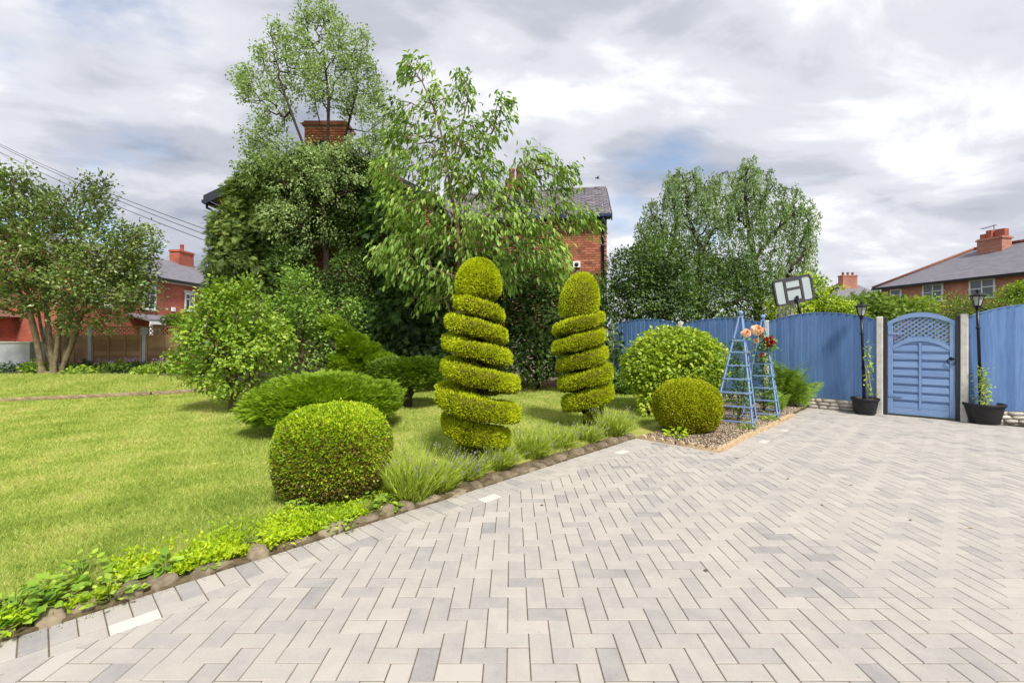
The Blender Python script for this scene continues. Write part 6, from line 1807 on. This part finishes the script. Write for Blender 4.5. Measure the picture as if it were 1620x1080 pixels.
# flowering perennials in the far bed
fl = [(20, 590), (55, 592), (112, 588), (140, 584), (165, 584), (192, 585), (215, 586), (240, 587), (262, 588), (285, 590), (305, 592), (130, 594), (175, 592), (230, 594)]
desc = ['grassy', 'purple-flowered', 'lilac-flowered', 'white-flecked', 'tall purple', 'leafy', 'dense leafy', 'bushy green', 'yellow-tipped', 'round-leaved', 'broad green', 'low grassy', 'low leafy', 'low bushy']
where = ['by the grey rendered wall', 'under the pale trunks', 'right of the pale trunks', 'below the first fence post', 'under the first fence panel', 'near the middle of the fence', 'below the second fence post', 'in front of the second panel', 'near the lattice end', 'beside the plum bush', 'behind the plum bush', 'at the lawn edge by the trunks', 'at the lawn edge by the fence', 'at the lawn edge near the plum bush']
for i, (px, py) in enumerate(fl):
    loc = gp(px, py); loc[1] = min(loc[1], 17.2); loc[0] = (px - 810) / F * loc[1]; loc[2] = 0.02
    g = np.random.default_rng(200 + i); t = thing('bedding_plant', loc, desc[i] + ' bedding plant ' + where[i], 'plant', 'perennials in the far bed')
    h = g.uniform(0.28, 0.5) if i < 11 else 0.28; n = 420; a = g.uniform(0, 6.28, n); r = 0.5 * np.sqrt(g.uniform(0, 1, n)); P = np.stack([r * np.cos(a), r * np.sin(a) * .7, h * g.uniform(0.05, 1, n) * (1.1 - r)], 1)
    foliage('leaves', inst(OVAL if i % 2 else LONG, P, norm(rdir(n, g) + np.array((0, 0, .4))), norm(rdir(n, g) + np.array((0, -.2, .8))), g.uniform(0.08, 0.16, n), 0.45 + g.normal(size=n) * .2), L_plum if i % 3 else L_laurel, t, (0, 0, 0))
    if i in (1, 2, 3, 4, 5, 6, 8): 
        n = 16; a = g.uniform(0, 6.28, n); r = 0.45 * np.sqrt(g.uniform(0, 1, n)); P = np.stack([r * np.cos(a), r * np.sin(a) * .7, h * g.uniform(0.8, 1.15, n)], 1)
        P = np.repeat(P, 5, 0) + g.normal(size=(n * 5, 3)) * 0.02
        foliage('flowers', inst(RHOMB, P, rdir(len(P), g), rdir(len(P), g), g.uniform(0.03, 0.055, len(P)), g.uniform(0, 1, len(P))), L_purple, t, (0, 0, 0), 'stuff')

# a bird in flight above the slate roof
bp_ = pp(945, 282, 15.5); t = thing('bird', bp_, 'tiny dark bird flying above the slate roof', 'bird')
b = MB(); b.tube([(-0.09, 0, 0), (-0.05, 0, 0.005), (0.0, 0, 0.0), (0.06, 0, -0.004), (0.1, 0, -0.006)], [0.004, 0.018, 0.022, 0.012, 0.004], 7); b.build('body', M_black, t)
for sd in (-1, 1):
    b = MB(); V = [(-0.03, 0, 0.01), (0.03, 0, 0.008), (0.035, 0.08 * sd, 0.035), (0.05, 0.16 * sd, 0.02), (0.0, 0.09 * sd, 0.04)]; b.add(V + [(x, y, z - 0.004) for x, y, z in V], [(0, 1, 2, 4), (4, 2, 3), (9, 7, 6, 5), (8, 7, 9), (0, 5, 6, 1), (1, 6, 7, 2), (2, 7, 8, 3), (3, 8, 9, 4), (4, 9, 5, 0)]); b.build('wing', M_black, t)

# fallen leaves on the paving
lf = random.Random(77)
for (px, py) in ((1205, 743), (1245, 757), (1350, 768), (1440, 824), (1540, 836), (1300, 800), (1120, 905), (860, 800)):
    b = MB(); V = [tuple(float(c) * 0.032 for c in v) for v in OVAL[0]]; b.add([(x, y, z + 0.006 + 0.3 * abs(x)) for x, y, z in V], [tuple(f) for f in OVAL[1]], lf.random())
    o = b.build('fallen_leaf', M_bark if lf.random() < .6 else M_cane, loc=gp(px, py), rot=(0, 0, lf.uniform(0, 6.3)))
    tag(o, 'small dry brown leaf lying on the block paving', 'leaf', 'dry leaves on the paving')

# moss and grit along the joints near the bed
g = np.random.default_rng(310); n = 1800
u_ = g.uniform(-4, 7.6, n); nn_ = np.where(u_ < 2.95, 0.245, -0.835) - np.abs(g.normal(size=n)) * 0.03
P = np.stack([A0[0] + UV_[0] * u_ + NV_[0] * nn_, A0[1] + UV_[1] * u_ + NV_[1] * nn_, np.full(n, 0.0)], 1)
o = link('grit', np_mesh('grit', *inst(OCT, P, rdir(n, g), np.array((0, 0, 1.0)) + 0 * P, g.uniform(0.003, 0.008, n), np.zeros(n))[:2], M_soil, np.repeat(g.uniform(0, 1, n), 6))); tag(o, 'crumbs of soil spilled along the paving edge', 'soil', kind='stuff')

# clover and longer tufts scattered in the lawn
g = np.random.default_rng(320); n = 9000
D_ = 2.4 * (9 / 2.4) ** g.uniform(0, 1, n); X_ = g.uniform(-1.2, 0.3, n) * D_; P = np.stack([X_, D_, np.full(n, 0.03)], 1); u_, n_ = un_of(P)
k = (n_ > 0.6) & (u_ < 2.7) & (wav(P, 2.6, 321) + 0.5 * wav(P, 7, 322) > 0.72); P = P[k]; P = np.repeat(P, 3, 0) + g.normal(size=(3 * len(P), 3)) * np.array((0.012, 0.012, 0.006)); m_ = len(P)
V, Fc, T = inst(OVAL, P, norm(rdir(m_, g) * np.array((1, 1, .2)) + np.array((0, 0, .2))), norm(np.array((0, 0, 1.0)) + rdir(m_, g) * .3), g.uniform(0.014, 0.026, m_)[:, None] * np.array((1.3, 1, 1)), 0.4 + g.normal(size=m_) * .2)
o = link('clover', np_mesh('clover', V, Fc, L_weed, np.clip(T, 0, 1))); tag(o, 'patches of clover leaves growing through the lawn', 'clover', kind='stuff')

# ------------------------------------------------------------------ grass
g = np.random.default_rng(300)
N = 900000
D_ = 2.2 * (19.5 / 2.2) ** g.uniform(0, 1, N)                        # more blades near the path, fewer far off
X_ = g.uniform(-1.25, 0.62, N) * D_
P = np.stack([X_, D_, np.full(N, 0.02)], 1)
u_, n_ = un_of(P)
edge = 0.5 + 0.09 * wav(P, 2.2, 301)
ok = (n_ > edge) & (u_ < 7.6) & (X_ > -26)
ok &= ~((u_ > 2.9) & (n_ < 0.25 + 0.1 * wav(P, 3.0, 302)))
back = np.interp(X_, [-26, -12.6, -8.4, -3, 2.4, 9], [16.6, 16.0, 13.7, 12.4, 12.1, 12.0])
ok &= D_ < back
P = P[ok]; D_ = D_[ok]; n = len(P)
hgt = (0.032 + 0.0022 * D_) * g.uniform(0.55, 1.35, n) * (1 + 0.25 * wav(P, 1.4, 303))
un1, nn1 = un_of(P); hgt *= 1 + 0.9 * np.clip(1 - (nn1 - 0.4) / 0.45, 0, 1) * (un1 < 2.9)
hgt = np.where((P[:, 1] > 11.2) & (P[:, 0] < -5.5), hgt * 1.7, hgt)
wid = 0.0034 + 0.00105 * D_
yd = norm(rdir(n, g) * np.array((1, 1, 0)) * 0.75 + np.array((0, 0, 1.0)) * g.uniform(0.3, 1.1, n)[:, None])
tn = 0.45 + 0.09 * wav(P, 0.9, 304) + 0.11 * wav(P, 1.7, 308) + 0.16 * wav(P, 3.4, 305) + 0.16 * wav(P, 8.0, 306) + 0.1 * wav(P, 21.0, 307) + g.normal(size=n) * 0.2
V, Fc, T = inst(BLADE, P, yd, rdir(n, g) * np.array((1, 1, .2)), np.stack([wid, hgt, hgt], 1), tn)
o = link('grass', np_mesh('grass', V, Fc, L_grass, np.clip(T, 0, 1))); tag(o, 'short yellow-green mown grass of the lawn', 'grass', kind='stuff')
